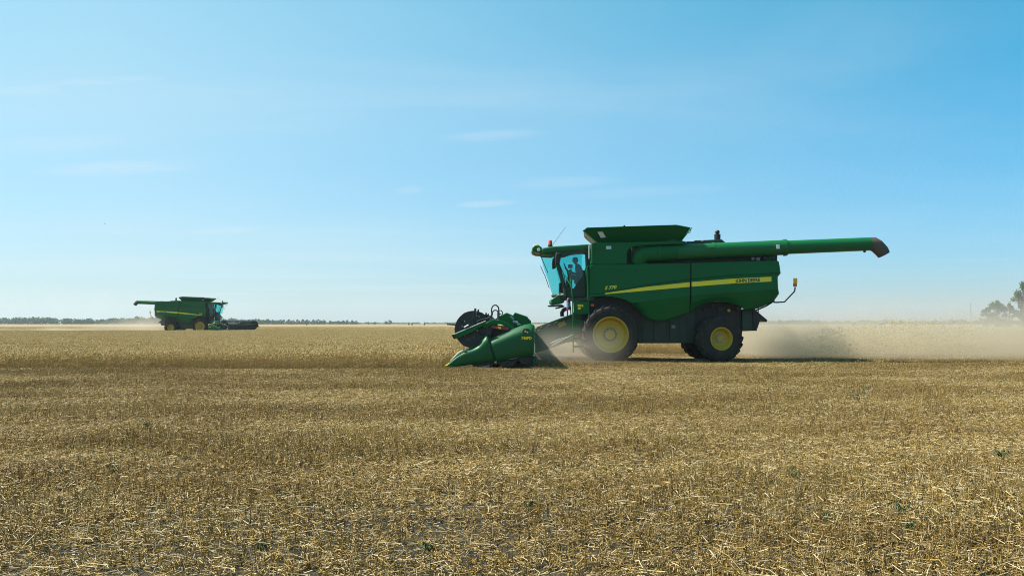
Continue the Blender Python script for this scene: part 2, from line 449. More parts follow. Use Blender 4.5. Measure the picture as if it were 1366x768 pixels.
def side_panel(root, pxs, bx, side, name, edge=None):
    V = []; F = []; nr = 12
    for j, px in enumerate(pxs):
        rows = row_pys(px, interp(px, *bx))
        for i, py in enumerate(rows):
            p_ = px + (edge[i] if edge and j == len(pxs) - 1 else 0)
            x, z = L(p_, py, YS)
            V.append((x, side * (YS + ROWY[i]), z))
    n = len(V)
    V += [(x, y - side * .05, z) for x, y, z in V]
    nc = len(pxs)
    for j in range(nc - 1):
        for i in range(nr - 1):
            q = (j * nr + i, j * nr + i + 1, (j + 1) * nr + i + 1, (j + 1) * nr + i)
            F.append(q if side > 0 else q[::-1]); F.append(tuple(k + n for k in (q[::-1] if side > 0 else q)))
    ring = [i for i in range(nr)] + [j * nr + nr - 1 for j in range(1, nc)] + [(nc - 1) * nr + i for i in range(nr - 2, -1, -1)] + [j * nr for j in range(nc - 2, 0, -1)]
    for a, b in zip(ring, ring[1:] + ring[:1]):
        q = (b, a, a + n, b + n); F.append(q if side > 0 else q[::-1])
    o = MB().add(V, F).obj(name, M['green'], root, smooth=14)
    return o
def side_stripe(root, a, b, side):
    pxs = list(np.linspace(a, b, 12)); V = []; F = []
    for px in pxs:
        for py, dy in ((interp(px, STX, STT) - .2, .008), (interp(px, STX, STB), .010)):
            x, z = L(px, py, YS); V.append((x, side * (YS + dy), z)); V.append((x, side * (YS - .02), z))
    for j in range(len(pxs) - 1):
        o = j * 4
        for q in ((o, o + 2, o + 6, o + 4), (o + 1, o, o + 4, o + 5), (o + 2, o + 3, o + 7, o + 6)):
            F.append(q if side > 0 else q[::-1])
    return MB().add(V, F).obj('yellow_stripe', M['stripe'], root, smooth=20)

def skin_obj(name, chains, mat, parent, sub=1):
    """chains: list of [(pos, radius), ...]; a chain may start at an existing vertex given as its index path ('@', key)"""
    verts = []; rad = []; edges = []; keys = {}
    for ch in chains:
        prev = None
        for it in ch:
            if isinstance(it, str): prev = keys[it]; continue
            pos, r = it[0], it[1]
            verts.append(pos); rad.append(r); i = len(verts) - 1
            if len(it) > 2: keys[it[2]] = i
            if prev is not None: edges.append((prev, i))
            prev = i
    me = bpy.data.meshes.new(name); me.from_pydata(verts, edges, []); me.update()
    o = bpy.data.objects.new(name, me); COL.objects.link(o)
    sm = o.modifiers.new('skin', 'SKIN'); sm.use_smooth_shade = True
    if not me.skin_vertices: me.attributes  # layer is made with the modifier
    if len(me.skin_vertices) == 0:
        bpy.context.view_layer.objects.active = o
    ok = len(me.skin_vertices) > 0
    if ok:
        for i, r in enumerate(rad):
            me.skin_vertices[0].data[i].radius = (r, r); me.skin_vertices[0].data[i].use_root = (i == 0)
    ss = o.modifiers.new('sub', 'SUBSURF'); ss.levels = sub; ss.render_levels = sub
    dg = bpy.context.evaluated_depsgraph_get()
    nm = bpy.data.meshes.new_from_object(o.evaluated_get(dg)); nm.name = name
    bpy.data.objects.remove(o)
    nm.materials.clear(); nm.materials.append(mat)
    for q in nm.polygons: q.use_smooth = True
    o = bpy.data.objects.new(name, nm); COL.objects.link(o)
    if parent is not None: o.parent = parent
    return o

def build_combine():
    root = empty('combine_harvester')
    # ---- core of the body (behind the side panels)
    core = [(793, 325), (905, 322), (958, 322), (975, 327), (1037, 331), (1037, 388), (1034, 400), (1010, 409), (996, 409), (985, 404), (970, 400), (955, 399.5),
            (940, 402), (925, 410), (905, 421), (888, 425), (874, 424), (864, 418), (855, 408), (845, 400.5), (835, 396.5), (820, 393.5), (805, 393), (793, 393)]
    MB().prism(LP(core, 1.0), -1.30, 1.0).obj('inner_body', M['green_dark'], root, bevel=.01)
    low = [(793, 354), (1036, 350), (1036, 388), (1033, 400), (1010, 408), (997, 410), (985, 403), (970, 399), (955, 398), (940, 401), (925, 409), (905, 421), (888, 425), (874, 424),
           (864, 418), (855, 408), (845, 400), (835, 396), (820, 393), (805, 392), (793, 392)]
    MB().prism(LP(low, 1.5), 1.003, 1.28).obj('inner_body', M['black'], root)
    fx = list(np.unique(np.concatenate([np.linspace(787, 920.4, 26), [805, 844, 852, 862, 870, 878, 886]])))
    rx = list(np.unique(np.concatenate([np.linspace(922.2, 1040, 22), [985, 997]])))
    edge = [-3, -1, 0, 1, 1.5, -1.5, -2.5, -2.5, -2, 0, -2, -4]
    for s in (1, -1):
        side_panel(root, fx, FB, s, 'side_panel'); side_panel(root, rx, RB, s, 'side_panel', edge)
        side_stripe(root, 807, 920.0, s); side_stripe(root, 922.6, 1029, s)
        x, z = L(997.5, 374.1, YS); text_mesh('lettering', 'JOHN DEERE', .165, M['letter'], root, (x, s * (YS + .011), z), s, R(2.6) * s, 0.0, .003, width=.86)
        x, z = L(814, 383.7, YS); text_mesh('lettering', 'S 770', .155, M['stripe'], root, (x, s * (YS + .022), z), s, R(5) * s, 0.35, .003, width=.42)
    for s in (1, -1):
        for px, py in ((916, 405.5), (927.5, 403.5), (797, 357), (797, 388), (912, 356), (930, 355.5), (1028, 353), (1030, 391), (880, 417), (1008, 404)):
            x, z = L(px, py, YS); MB().lathe([(.001, .02), (.02, .02), (.026, -.02)][::1 if s > 0 else -1], (x, s * (YS + .0 - (.13 if py > 400 else 0)), z), 10).obj('panel_bolt', M['black'], root)
        for px, py in ((850, 362), (975, 358)):
            x, z = L(px, py, YS); MB().box((x, s * (YS + .02), z), (.16, .012, .05)).obj('panel_latch', M['green_dark'], root, bevel=.006)
    # ---- grain tank side, left with the recess for the auger, right flush
    up = [(791.5, 324), (912, 321.2), (912, 325.2), (852, 327.4), (843, 329.5), (838, 333), (836.3, 338), (836.3, 352.4), (791.5, 352.6)]
    MB().prism(LP(up, 1.55), 1.30, 1.575).obj('tank_side', M['green'], root, bevel=.02)
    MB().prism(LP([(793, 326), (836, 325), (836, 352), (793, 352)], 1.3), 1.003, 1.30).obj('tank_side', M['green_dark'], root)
    upr = [(791.5, 324), (912, 321.2), (915, 323), (915, 350.2), (791.5, 352.6)]
    MB().prism([(x, z) for x, z in LP(upr, 1.55)], -1.575, -1.503).obj('tank_side', M['green'], root, bevel=.02)
    upr2 = [(917, 322), (1037, 324), (1037, 346.6), (917, 350)]
    MB().prism(LP(upr2, 1.55), -1.585, -1.503).obj('tank_side', M['green'], root, bevel=.02)
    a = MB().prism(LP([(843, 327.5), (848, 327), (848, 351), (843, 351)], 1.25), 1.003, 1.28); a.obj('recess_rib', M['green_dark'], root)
    lb = MB(); x, z = L(812, 330.3, 1.55); lb.box((x, 1.578, z), (.165, .008, .105)); lb.obj('warning_label', M['white'], root)
    tb = MB(); x, z = L(812, 330.3, 1.55)
    for k in range(3): tb.box((x, 1.584, z + .03 - k * .03), (.12, .004, .010))
    tb.obj('label_print', M['blue'], root)
    # bright front corner post of the tank and its latch handle
    MB().prism(LP([(788.5, 325), (791.6, 324.5), (791.6, 352), (788.5, 352)], 1.5), 1.20, 1.60).obj('corner_post', M['green_gloss'], root, bevel=.015)
    MB().prism(LP([(785.5, 326.5), (788.6, 326), (788.6, 331), (787.2, 333), (787.2, 345), (785.5, 345)], 1.5), 1.25, 1.5).obj('latch', M['steel'], root, bevel=.01)
    MB().prism(LP([(787, 354), (792.5, 354), (790, 357), (789.8, 363), (787.8, 363)], 1.6), 1.55, 1.63).obj('latch', M['green'], root, bevel=.01)
    # ---- flared grain tank extension: four flaps and folding gussets
    zb = L(791, 323.5, 1.35)[1]
    xb0, xb1 = L(797, 323, 1.35)[0], L(908, 321, 1.35)[0]
    xt0, zt0 = L(778.5, 304.5, 1.85); xt1, zt1 = L(925.5, 302.8, 1.85)
    xm, zm = L(903, 299.8, 1.85)
    xa, za = L(783, 303.6, 1.85)
    def flap(name, q, th, mat='green'):
        q = [Vector(k) for k in q]; nn = (q[1] - q[0]).cross(q[2] - q[1]).normalized()
        b = [k - nn * th for k in q]; n = len(q)
        return MB().add(q + b, [tuple(range(n)), tuple(range(2 * n - 1, n - 1, -1))] + [(i, i + n, (i + 1) % n + n, (i + 1) % n)[::1] for i in range(n)]).obj(name, M[mat], root, bevel=.006)
    for s in (1, -1):
        k_ = 0 if s > 0 else -.34
        q = [(xb0 + k_ * .7, s * 1.30, zb), (xb1, s * 1.30, zb), (xt1 + .06, s * 1.62, zt1), (xm, s * 1.78, zm), (xa + k_, s * 1.78, za), (xt0 - .02 + k_, s * 1.62, zt0 - .05)]
        if s < 0: q = q[::-1]
        flap('tank_flap', q, .025)
    flap('tank_flap', [(xb0 - .25, -1.30, zb), (xb0, 1.30, zb), (xt0 - .0, 1.60, zt0 - .05), (xt0 - .04, 1.2, za - .03), (xt0 - .26, -1.2, za - .03), (xt0 - .36, -1.60, zt0 - .05)], .025)
    flap('tank_flap', [(xb1, 1.30, zb), (xb1, -1.30, zb), (xt1, -1.60, zt1), (xt1, 1.60, zt1)], .025)
    # galvanised lip down the front corner
    MB().tube([(xt0 + .01, 1.61, zt0 - .04), (xb0 + .02, 1.34, zb)], .022, 6).obj('corner_lip', M['grey'], root)
    x0, z0 = L(798.5, 309.8, 1.55); x1, z1 = L(808, 317, 1.45)
    wy = lambda z: 1.30 + (z - zb) / (zm - zb) * .48 + .012
    wq = [L(796.8, 309.4, 1.55), L(803.5, 309.2, 1.55), L(808.6, 316.4, 1.5), L(801.6, 317, 1.5)]
    for s in (1, -1):
        q = [(a_, s * wy(b_), b_) for a_, b_ in (wq if s > 0 else wq[::-1])]
        flap('tank_window', q, .012, 'white')  # opaque white pane painted for the bright sky seen through the window
    bp = LP([(890, 322.5), (892, 319.3), (900, 318.8), (905, 322)], 1.4)
    MB().prism(bp, 1.25, 1.42).obj('hinge_cover', M['green'], root, bevel=.02)
    MB().box((L(833, 301, 1.8)[0], 1.78, L(833, 301.5, 1.8)[1]), (.06, .03, .06)).obj('latch', M['black'], root)
    MB().tube([(L(915, 309, 1)[0], 1.0, L(915, 309, 1)[1]), (L(920, 311, 1)[0], 1.0, L(920, 311, 1)[1]), (L(922, 306, 1)[0], 1.0, L(922, 306, 1)[1])], .012, 6).obj('wire', M['black'], root)
    # small things seen beyond the tank and engine deck
    x, z = L(957, 319, .6); MB().lathe([(.11, -.12), (.11, .18), (.001, .18)], (x, .6, z), 20, 'z').obj('air_intake', M['black'], root)
    x, z = L(957, 309.5, .6); MB().ball((x, .6, z), (.085, .085, .075)).obj('intake_cap', M['black'], root)
    MB().tube([(x, .6, z - .2), (x, .6, z)], .025, 6).obj('intake_stem', M['black'], root)
    MB().prism(LP([(926, 321), (962, 319.5), (968, 324.5), (926, 326)], .8), .3, .9).obj('engine_deck', M['green_dark'], root, bevel=.02)
    for px, py, sz, mt in ((1004, 345, .10, 'grey'), (1011, 345.5, .12, 'grey'), (1020, 344, .10, 'black'), (1024, 346.5, .09, 'green'), (1031, 344, .13, 'green_dark'), (915, 323, .05, 'steel'), (937, 321, .05, 'steel')):
        x, z = L(px, py, 1.3); MB().box((x, 1.3, z), (sz, .12, sz)).obj('engine_fitting', M[mt], root, bevel=.01)
    for k in range(9):
        px = 1000 + k * 4.2; x, z = L(px, 341 + (k % 3) * 2.0, 1.22); x2, z2 = L(px + 3, 346 - (k % 2) * 3, 1.25)
        MB().tube([(x, 1.22, z), ((x + x2) / 2, 1.3, z + .03), (x2, 1.2, z2)], .014, 6).obj('hose', M['black' if k % 3 else 'steel'], root)
    # ---- unloading auger folded back along the left side
    def A(px, py, yl=1.32): x, z = L(px, py, yl); return (x, yl, z)
    MB().tube([A(852, 350, 1.25), A(853, 344, 1.3), A(857, 340), A(866, 338.3), A(903, 336.6)], [.30, .30, .30, .295, .29], 28).obj('auger_elbow', M['green'], root, smooth=50)
    MB().tube([A(900, 336.8), A(1047, 330.0)], [.272, .262], 32).obj('auger_tube', M['green_gloss'], root, smooth=50)
    MB().tube([A(1046, 330.05), A(1162, 325.3)], [.238, .232], 32).obj('auger_tube', M['green_gloss'], root, smooth=50)
    MB().tube([A(1045.5, 330.1), A(1049, 329.9)], [.29, .29], 32).obj('auger_flange', M['green_gloss'], root)
    MB().tube([A(950.5, 334.4), A(953, 334.3)], [.285, .285], 32).obj('auger_flange', M['green_gloss'], root)
    MB().tube([A(878, 337.7), A(880, 337.6)], [.305, .305], 32).obj('auger_flange', M['green_gloss'], root)
    x, z = L(1037.6, 329, 1.57); MB().box((x, 1.588, z), (.11, .012, .15)).obj('warning_label', M['white'], root)
    MB().tube([A(1045, 339.6), A(1049, 339.4)], .05, 8).obj('flange_bolt', M['black'], root)
    sp_ = MB().tube([A(1160.5, 325.4), A(1165, 325.5), A(1170, 328.5), A(1176.5, 335.2), A(1179.2, 339.8)], [.235, .25, .245, .235, .215], 24)
    sp_.obj('auger_spout', M['spout'], root, smooth=60)
    MB().tube([A(1152, 335), A(1154.5, 335)], .045, 8).obj('flange_bolt', M['black'], root)
    MB().box(A(950, 331, 1.60), (.16, .04, .04)).obj('auger_latch', M['green'], root)
    # ---- cab
    HW = 1.02
    def C(px, py, yl=HW): x, z = L(px, py, yl); return (x, yl, z)
    roof = [(722, 331), (738, 328.6), (790, 325.6), (791, 333), (770, 334.4), (745, 336.6), (724, 338.2)]
    MB().prism(LP(roof, HW), lambda x, z: -HW - .06, lambda x, z: HW + .06).obj('cab_roof', M['green_gloss'], root, bevel=.05)
    MB().prism(LP([(742, 334), (790, 331), (790, 341), (781, 340), (776, 337), (764, 339), (752, 343.5), (742, 344)], HW), HW - .02, HW + .03).obj('roof_lining', M['green_dark'], root, bevel=.01)
    visor = [(709.5, 331), (712, 328), (718, 327), (723, 330), (724, 337), (716, 336.5), (711, 334.5)]
    MB().prism(LP(visor, .9), -.95, .95).obj('roof_visor', M['green'], root, bevel=.04)
    MB().prism(LP([(710.5, 330.4), (712.2, 327), (717.5, 325.9), (720.5, 328.3)], .9), .3, .92).obj('roof_lamp', M['amber'], root, bevel=.02)
    for y in (.93, .45, -.45, -.93):
        x, z = L(718.6, 333, .95); MB().lathe([(.001, .045), (.055, .045), (.07, .0), (.05, -.06), (.001, -.06)], (x, y, z), 16).obj('work_light', M['white'], root)
    MB().tube([C(711, 335), C(714, 340), C(721, 341.4), C(724, 340)], .012, 6).obj('wire', M['black'], root)
    MB().tube([C(721.5, 341), C(723, 345), C(731, 364)], .012, 6).obj('wiper_arm', M['black'], root)
    x, z = L(734, 324.6, .6); MB().lathe([(.075, -.06), (.075, 0), (.06, .09), (.03, .12), (.001, .125)], (x, .6, z), 20, 'z').obj('beacon', M['orange'], root)
    MB().lathe([(.085, -.12), (.085, -.055), (.001, -.055)], (x, .6, z), 16, 'z').obj('beacon_base', M['black'], root)
    p0 = L(737.5, 326, .4); p1 = L(754.5, 303, .4); MB().tube([(p0[0], .4, p0[1]), (p1[0], .4, p1[1])], .007, 5).obj('antenna', M['black'], root)
    # windscreen bowed forward between the corner posts
    plan = [(0, 1.0), (.20, .95), (.36, .74), (.44, .38), (.46, 0), (.44, -.38), (.36, -.74), (.20, -.95), (0, -1.0)]
    tx, tz = L(740.5, 337.5, HW); bx_, bz = L(755, 393.2, HW)
    rows_ = 6; V = []
    for i in range(rows_):
        f = i / (rows_ - 1); kx = 1 + (.25 * (1 - f)) 
        for dx, y in plan:
            V.append((tx + (bx_ - tx) * f + dx * (1.08 if f < .5 else 1.02) * (1 - .10 * f), y * HW / 1.0, tz + (bz - tz) * f))
    npl = len(plan); F = [(i * npl + k, i * npl + k + 1, (i + 1) * npl + k + 1, (i + 1) * npl + k) for i in range(rows_ - 1) for k in range(npl - 1)]
    MB().add(V, F).obj('windscreen', M['glass'], root, smooth=60)
    MB().tube([V[0 * npl + k] for k in range(npl)], .025, 6).obj('screen_frame', M['green_dark'], root)
    MB().tube([V[(rows_ - 1) * npl + k] for k in range(npl)], .05, 6).obj('screen_frame', M['green_dark'], root)
    x, z = L(740, 375, .4); MB().tube([(x + .20, .5, z - .25), (x + .33, .35, z + .15), (x + .50, .25, z + .55)], .012, 5).obj('wiper', M['black'], root)
    for s in (1, -1):
        def S(px, py, y=HW): x, z = L(px, py, HW); return (x, s * y, z)
        k_ = 0 if s > 0 else 4
        MB().tube([S(740.6 + k_, 337), S(744.5 + k_, 352), S(748.5 + k_, 366), S(753 + k_, 384), S(755 + k_, 395)], [.06, .06, .055, .06, .08], 8).obj('cab_pillar', M['green_dark'], root)
        k_ = 0 if s > 0 else 5
        pl = [(781.5 + k_, 333), (790 + k_, 331), (790, 397), (770, 397), (774, 390), (780 + k_ * .6, 374), (782.5 + k_, 358), (782 + k_, 345)]
        MB().prism(LP(pl, HW), (HW - .07) if s > 0 else -HW, HW if s > 0 else -(HW - .07)).obj('cab_pillar', M['green_dark'], root, bevel=.01)
        dr = [(740.5, 337), (782, 334), (782, 371), (776, 391), (755, 393)]
        MB().prism(LP(dr, HW), s * (HW - .035) if s > 0 else -(HW - .015), s * (HW - .015) if s > 0 else -(HW - .035)).obj('door_glass', M['glass'], root)
        dl = [(755.5, 381), (760, 383), (765, 385), (771, 376), (777, 368), (781, 364), (781, 396), (756, 396)]
        if s > 0:
            MB().prism(LP(dl, HW), HW - .012, HW + .03).obj('door_lower', M['green_dark'], root, bevel=.015)
        MB().tube([S(757, 378, HW + .03), S(758.5, 370, HW + .08), S(756, 360, HW + .08), S(752, 351, HW + .03)], .018, 6).obj('door_handle', M['black'], root)
    # cab rear wall, floor, console
    MB().prism(LP([(786, 356), (790, 356), (790, 396), (786, 396)], HW), -HW + .08, HW - .08).obj('cab_rear_wall', M['green_dark'], root)
    MB().prism(LP([(745, 390), (790, 390), (790, 399), (748, 399)], HW), -HW + .02, HW - .02).obj('cab_floor', M['green_dark'], root, bevel=.03)
    def T(px, py, y): x, z = L(px, py, 0); return (x, y, z)
    MB().prism(LP([(756, 362), (762, 358), (764, 366), (762, 392), (755, 392), (758, 370)], 0), -.07, .07).obj('steering_column', M['black'], root, bevel=.02)
    sw = MB(); cx, cz = L(757.5, 361.5, 0)
    ring = []
    for k in range(17):
        a = k / 16 * math.tau; ring.append((cx - .0 + math.sin(a) * .11, math.cos(a) * .19, cz + math.sin(a) * .15))
    sw.tube(ring, .016, 6, cap=False); sw.obj('steering_wheel', M['black'], root)
    MB().box(T(760, 356, .35), (.16, .05, .13)).obj('monitor', M['black'], root, bevel=.01)
    MB().box(T(769, 366.5, .34), (.42, .12, .05)).obj('armrest', M['black'], root, bevel=.015)
    MB().box(T(750, 384, .15), (.25, .5, .35)).obj('dash_box', M['black'], root, bevel=.03)
    MB().prism(LP([(766, 372.5), (782, 373), (782, 379), (767, 379)], 0), -.27, .27).obj('seat_cushion', M['seat'], root, bevel=.04)
    MB().prism(LP([(781, 357), (784.5, 356), (784, 374), (779.5, 374)], 0), -.22, .22).obj('seat_back', M['seat'], root, bevel=.04)
    MB().prism(LP([(769, 378), (780, 378), (782, 391), (767, 391)], 0), -.2, .2).obj('seat_base', M['black'], root, bevel=.02)
    MB().prism(LP([(773, 333.8), (782.5, 332), (782.5, 334.8), (774, 335.8)], 1.03), 1.045, 1.06).obj('door_label', M['spout'], root)
    # outside mirrors on arms
    for s in (1, -1):
        q = LP([(741.3, 337.5), (747.6, 337), (748, 345), (746, 352), (741, 353.5), (740.5, 345)], HW + .25)
        MB().prism(q, s * (HW + .12) if s > 0 else -(HW + .30), s * (HW + .30) if s > 0 else -(HW + .12)).obj('mirror', M['black'], root, bevel=.03)
        x, z = L(742, 333, HW); x2, z2 = L(744, 339, HW); MB().tube([(x, s * HW, z), (x, s * (HW + .2), z + .02), (x2, s * (HW + .21), z2)], .02, 6).obj('mirror_arm', M['black'], root)
    # ---- front steps and platform of the cab
    fr = [(735, 399.5), (742, 394.5), (751.5, 393.5), (754, 399), (752, 404), (738, 405.6), (735.5, 404)]
    MB().prism(LP(fr, .9), -.9, .9).obj('front_platform', M['green_gloss'], root, bevel=.03)
    MB().prism(LP([(732, 407), (750, 406), (752, 408.2), (734, 408.6)], .9), -.3, .92).obj('platform_bar', M['black'], root)
    MB().tube([C(741, 411.3, .9), C(753, 408.4, .9)], .03, 6).obj('platform_bar', M['black'], root)
    MB().tube([C(750, 422, .8), C(749.5, 417, .8), C(752, 413, .8), C(757, 411.5, .8)], .07, 8).obj('hose', M['black'], root)
    for k, px in enumerate((756.5, 761)):
        MB().tube([C(px, 408, .8), C(px + .6, 419, .8), C(px, 425, .7)], .022, 6).obj('hose', M['black'], root)
    # extinguisher beside the ladder
    x, z = L(758.4, 405, 1.5); MB().lathe([(.001, -.22), (.07, -.21), (.07, .10), (.04, .17), (.02, .2), (.001, .22)], (x, 1.45, z), 16, 'z').obj('extinguisher', M['red'], root)
    MB().lathe([(.073, -.12), (.073, .05)], (x, 1.45, z), 16, 'z').obj('extinguisher_label', M['blue'], root)
    MB().box((x - .02, 1.45, z + .24), (.09, .04, .05)).obj('extinguisher_valve', M['black'], root)
    # left platform and ladder
    YL = 1.68
    MB().prism(LP([(757, 398.6), (791, 397.4), (791, 400.8), (757, 401.4)], 1.4), 1.06, YL + .01).obj('side_platform', M['green_dark'], root, bevel=.01)
    MB().prism(LP([(765, 401.6), (785.5, 401.6), (785.5, 416.6), (765.5, 416.6)], YL), YL - .04, YL).obj('ladder_panel', M['green'], root, bevel=.01)
    def Q(px, py, y=YL): x, z = L(px, py, YL); return (x, y, z)
    MB().tube([Q(761.5, 377, 1.3), Q(761.3, 372, 1.5), Q(762.5, 382, YL), Q(764, 400, YL), Q(764.3, 437, YL), Q(764.8, 470, YL - .02)], .022, 8).obj('ladder_rail', M['green'], root)
    MB().tube([Q(783.2, 357, YL), Q(784, 375, YL), Q(784.8, 400, YL), Q(786, 430, YL), Q(787.3, 461, YL - .02)], .030, 8).obj('ladder_rail', M['green'], root)
    MB().tube([Q(783.2, 357, YL), Q(784.8, 355, YL - .2), Q(786, 356, 1.1)], .025, 8).obj('handrail', M['green'], root)
    MB().tube([Q(762, 382), Q(757, 372, 1.5), Q(754.5, 366, 1.2)], .018, 8).obj('handrail', M['green'], root)
    for py in (402.5, 417.5, 428, 439.5, 451, 462):
        f = interp(py, [400, 462], [785.0, 787.2])
        MB().prism(LP([(764.6, py - 1), (f, py - 1), (f, py + 1.3), (764.8, py + 1.3)], YL), YL - .20, YL - .015).obj('ladder_step', M['green'], root, bevel=.006)
    # decals on the panel
    for (a, b, c_, d) in ((770.5, 406, 775, 408.6), (770.8, 409.4, 774.5, 412.6), (775.6, 406, 778, 409.2)):
        MB().prism(LP([(a, b), (c_, b), (c_, d), (a, d)], YL), YL + .002, YL + .008).obj('warning_label', M['stripe'], root)
    MB().prism(LP([(788, 405.4), (792.6, 405.2), (792.6, 408.6), (788, 408.8)], 1.6), 1.55, 1.63).obj('side_marker', M['orange'], root, bevel=.01)
    MB().prism(LP([(792, 401), (797, 401), (797, 456), (789, 458), (789, 410)], 1.0), .75, .98).obj('axle_frame', M['black'], root)
    # ---- feeder house down to the header
    fh = [(713.5, 437.5), (735, 429.5), (764, 419), (790, 412), (796, 440), (770, 455.5), (756, 456.6), (733, 465), (714, 470.5)]
    MB().prism(LP(fh, .75), -.75, .75).obj('feeder_house', M['green_dusty'], root, bevel=.02)
    MB().prism(LP([(716, 436), (762, 419), (763, 421.4), (717, 439)], .8), .70, .83).obj('feeder_edge', M['green_dusty'], root, bevel=.008)
    MB().prism(LP([(743.5, 431), (752.5, 427), (755.5, 432.6), (746, 437)], .76), .753, .765).obj('warning_label', M['yellow'], root)
    MB().prism(LP([(734, 457.5), (744, 452.5), (763, 446.8), (764, 450), (752, 453.5), (744, 458)], .9), .80, .95).obj('feeder_bracket', M['steel'], root, bevel=.01)
    def U(px, py, y): x, z = L(px, py, y); return (x, y, z)
    MB().tube([U(736, 462, .95), U(766, 446, .95)], .045, 10).obj('lift_cylinder', M['green_dusty'], root)
    MB().tube([U(766, 446, .95), U(795, 438, .95)], .07, 10).obj('lift_cylinder', M['black'], root)
    for k in range(6):
        px = 718 + k * 5; MB().tube([U(px, 441 - k * 2.0, .80), U(px + 4, 436 - k * 1.6, .83), U(px + 8, 437 - k * 1.8, .80)], .014, 6).obj('hose', M['black' if k % 2 else 'steel'], root)
    # ---- belly between the wheels
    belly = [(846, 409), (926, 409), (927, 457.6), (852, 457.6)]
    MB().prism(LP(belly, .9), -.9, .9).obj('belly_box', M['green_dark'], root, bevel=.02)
    for px in (858, 872, 889.5, 893, 906, 916):
        MB().prism(LP([(px, 424), (px + 1.5, 424), (px + 1.5, 457), (px, 457)], .93), .903, .95).obj('belly_rib', M['green_dark'], root, bevel=.006)
    for py in (430, 444, 455):
        MB().prism(LP([(853, py), (926, py), (926, py + 1.3), (853, py + 1.3)], .93), .903, .935).obj('belly_rib', M['green_dark'], root)
    MB().prism(LP([(896, 433.5), (901, 433.5), (901, 437.5), (896, 437.5)], .93), .903, .925).obj('warning_label', M['grey'], root)
    # axles
    MB().tube([(0, -1.2, .98), (0, 1.2, .98)], .17, 12).obj('front_axle', M['green_dark'], root)
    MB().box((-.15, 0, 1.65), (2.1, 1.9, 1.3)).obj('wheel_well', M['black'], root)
    RX, RZ = -3.77, .84
    MB().tube([(RX, -1.05, RZ), (RX, 1.05, RZ)], .13, 12).obj('rear_axle', M['green_dark'], root)
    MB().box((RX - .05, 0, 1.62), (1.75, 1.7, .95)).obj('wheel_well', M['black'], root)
    for px, py, r in ((960, 412, .07), (972, 414, .05), (951, 408, .05), (985, 412, .06), (940, 413, .05)):
        x, z = L(px, py, 1.2); MB().lathe([(.001, .06), (r, .06), (r, -.1)], (x, 1.2, z), 14).obj('drive_pulley', M['yellow' if px == 972 else 'black'], root)
        MB().tube([(x, 1.2, z), (x - .3, 1.15, z + .12)], .02, 6).obj('hose', M['black'], root)
    # wheels
    wheel(root, 0, .985, 1.0, .575, 1.92, .86, 1, 22, .1)
    wheel(root, 0, .985, 1.0, .575, 1.92, .86, -1, 22, .2)
    wheel(root, RX, RZ, .815, .36, 1.72, .68, 1, 20, .3).rotation_euler[2] = R(8)
    wheel(root, RX, RZ, .815, .36, 1.72, .68, -1, 20, .0).rotation_euler[2] = R(8)
    # ---- straw chopper and tailboard
    MB().prism(LP([(990, 413), (1003, 411.5), (1010, 417), (1010, 441), (990, 441.6)], 1.0), -1.0, 1.0).obj('chopper_housing', M['green_dark'], root, bevel=.02)
    MB().prism(LP([(1003, 411), (1006, 412), (1023.5, 427), (1022, 429.5), (1014, 426), (1010, 438), (1005, 441)], 1.0), -1.05, 1.05).obj('spreader_board', M['black'], root, bevel=.01)
    MB().tube([U(1008, 414, 1.1), U(1022, 408, 1.1), U(1033, 401, 1.2)], .03, 6).obj('support_strut', M['black'], root)
    MB().tube([U(1011.5, 410.5, 1.1), U(1011.5, 419, 1.1)], .02, 6).obj('support_strut', M['black'], root)
    MB().tube([U(1003, 413, 1.3), U(1016, 408.5, 1.3), U(1028, 403, 1.4)], .02, 6).obj('support_strut', M['black'], root)
    # ---- marker lamps on arms at the tail
    for s in (1, -1):
        def E(px, py): x, z = L(px, py, 1.65); return (x, s * 1.65, z)
        MB().tube([E(1032, 403), E(1036, 403.2), E(1046.6, 402.6), E(1060, 388.5), E(1060.8, 383)], .025, 7).obj('lamp_arm', M['black'], root)
        x, y, z = E(1060.6, 380); MB().box((x, y, z), (.11, .10, .13)).obj('marker_lamp', M['orange'], root, bevel=.02)
        x, y, z = E(1061, 374.6); MB().box((x, y, z), (.12, .09, .19)).obj('marker_lamp', M['amber'], root, bevel=.02)
    return root

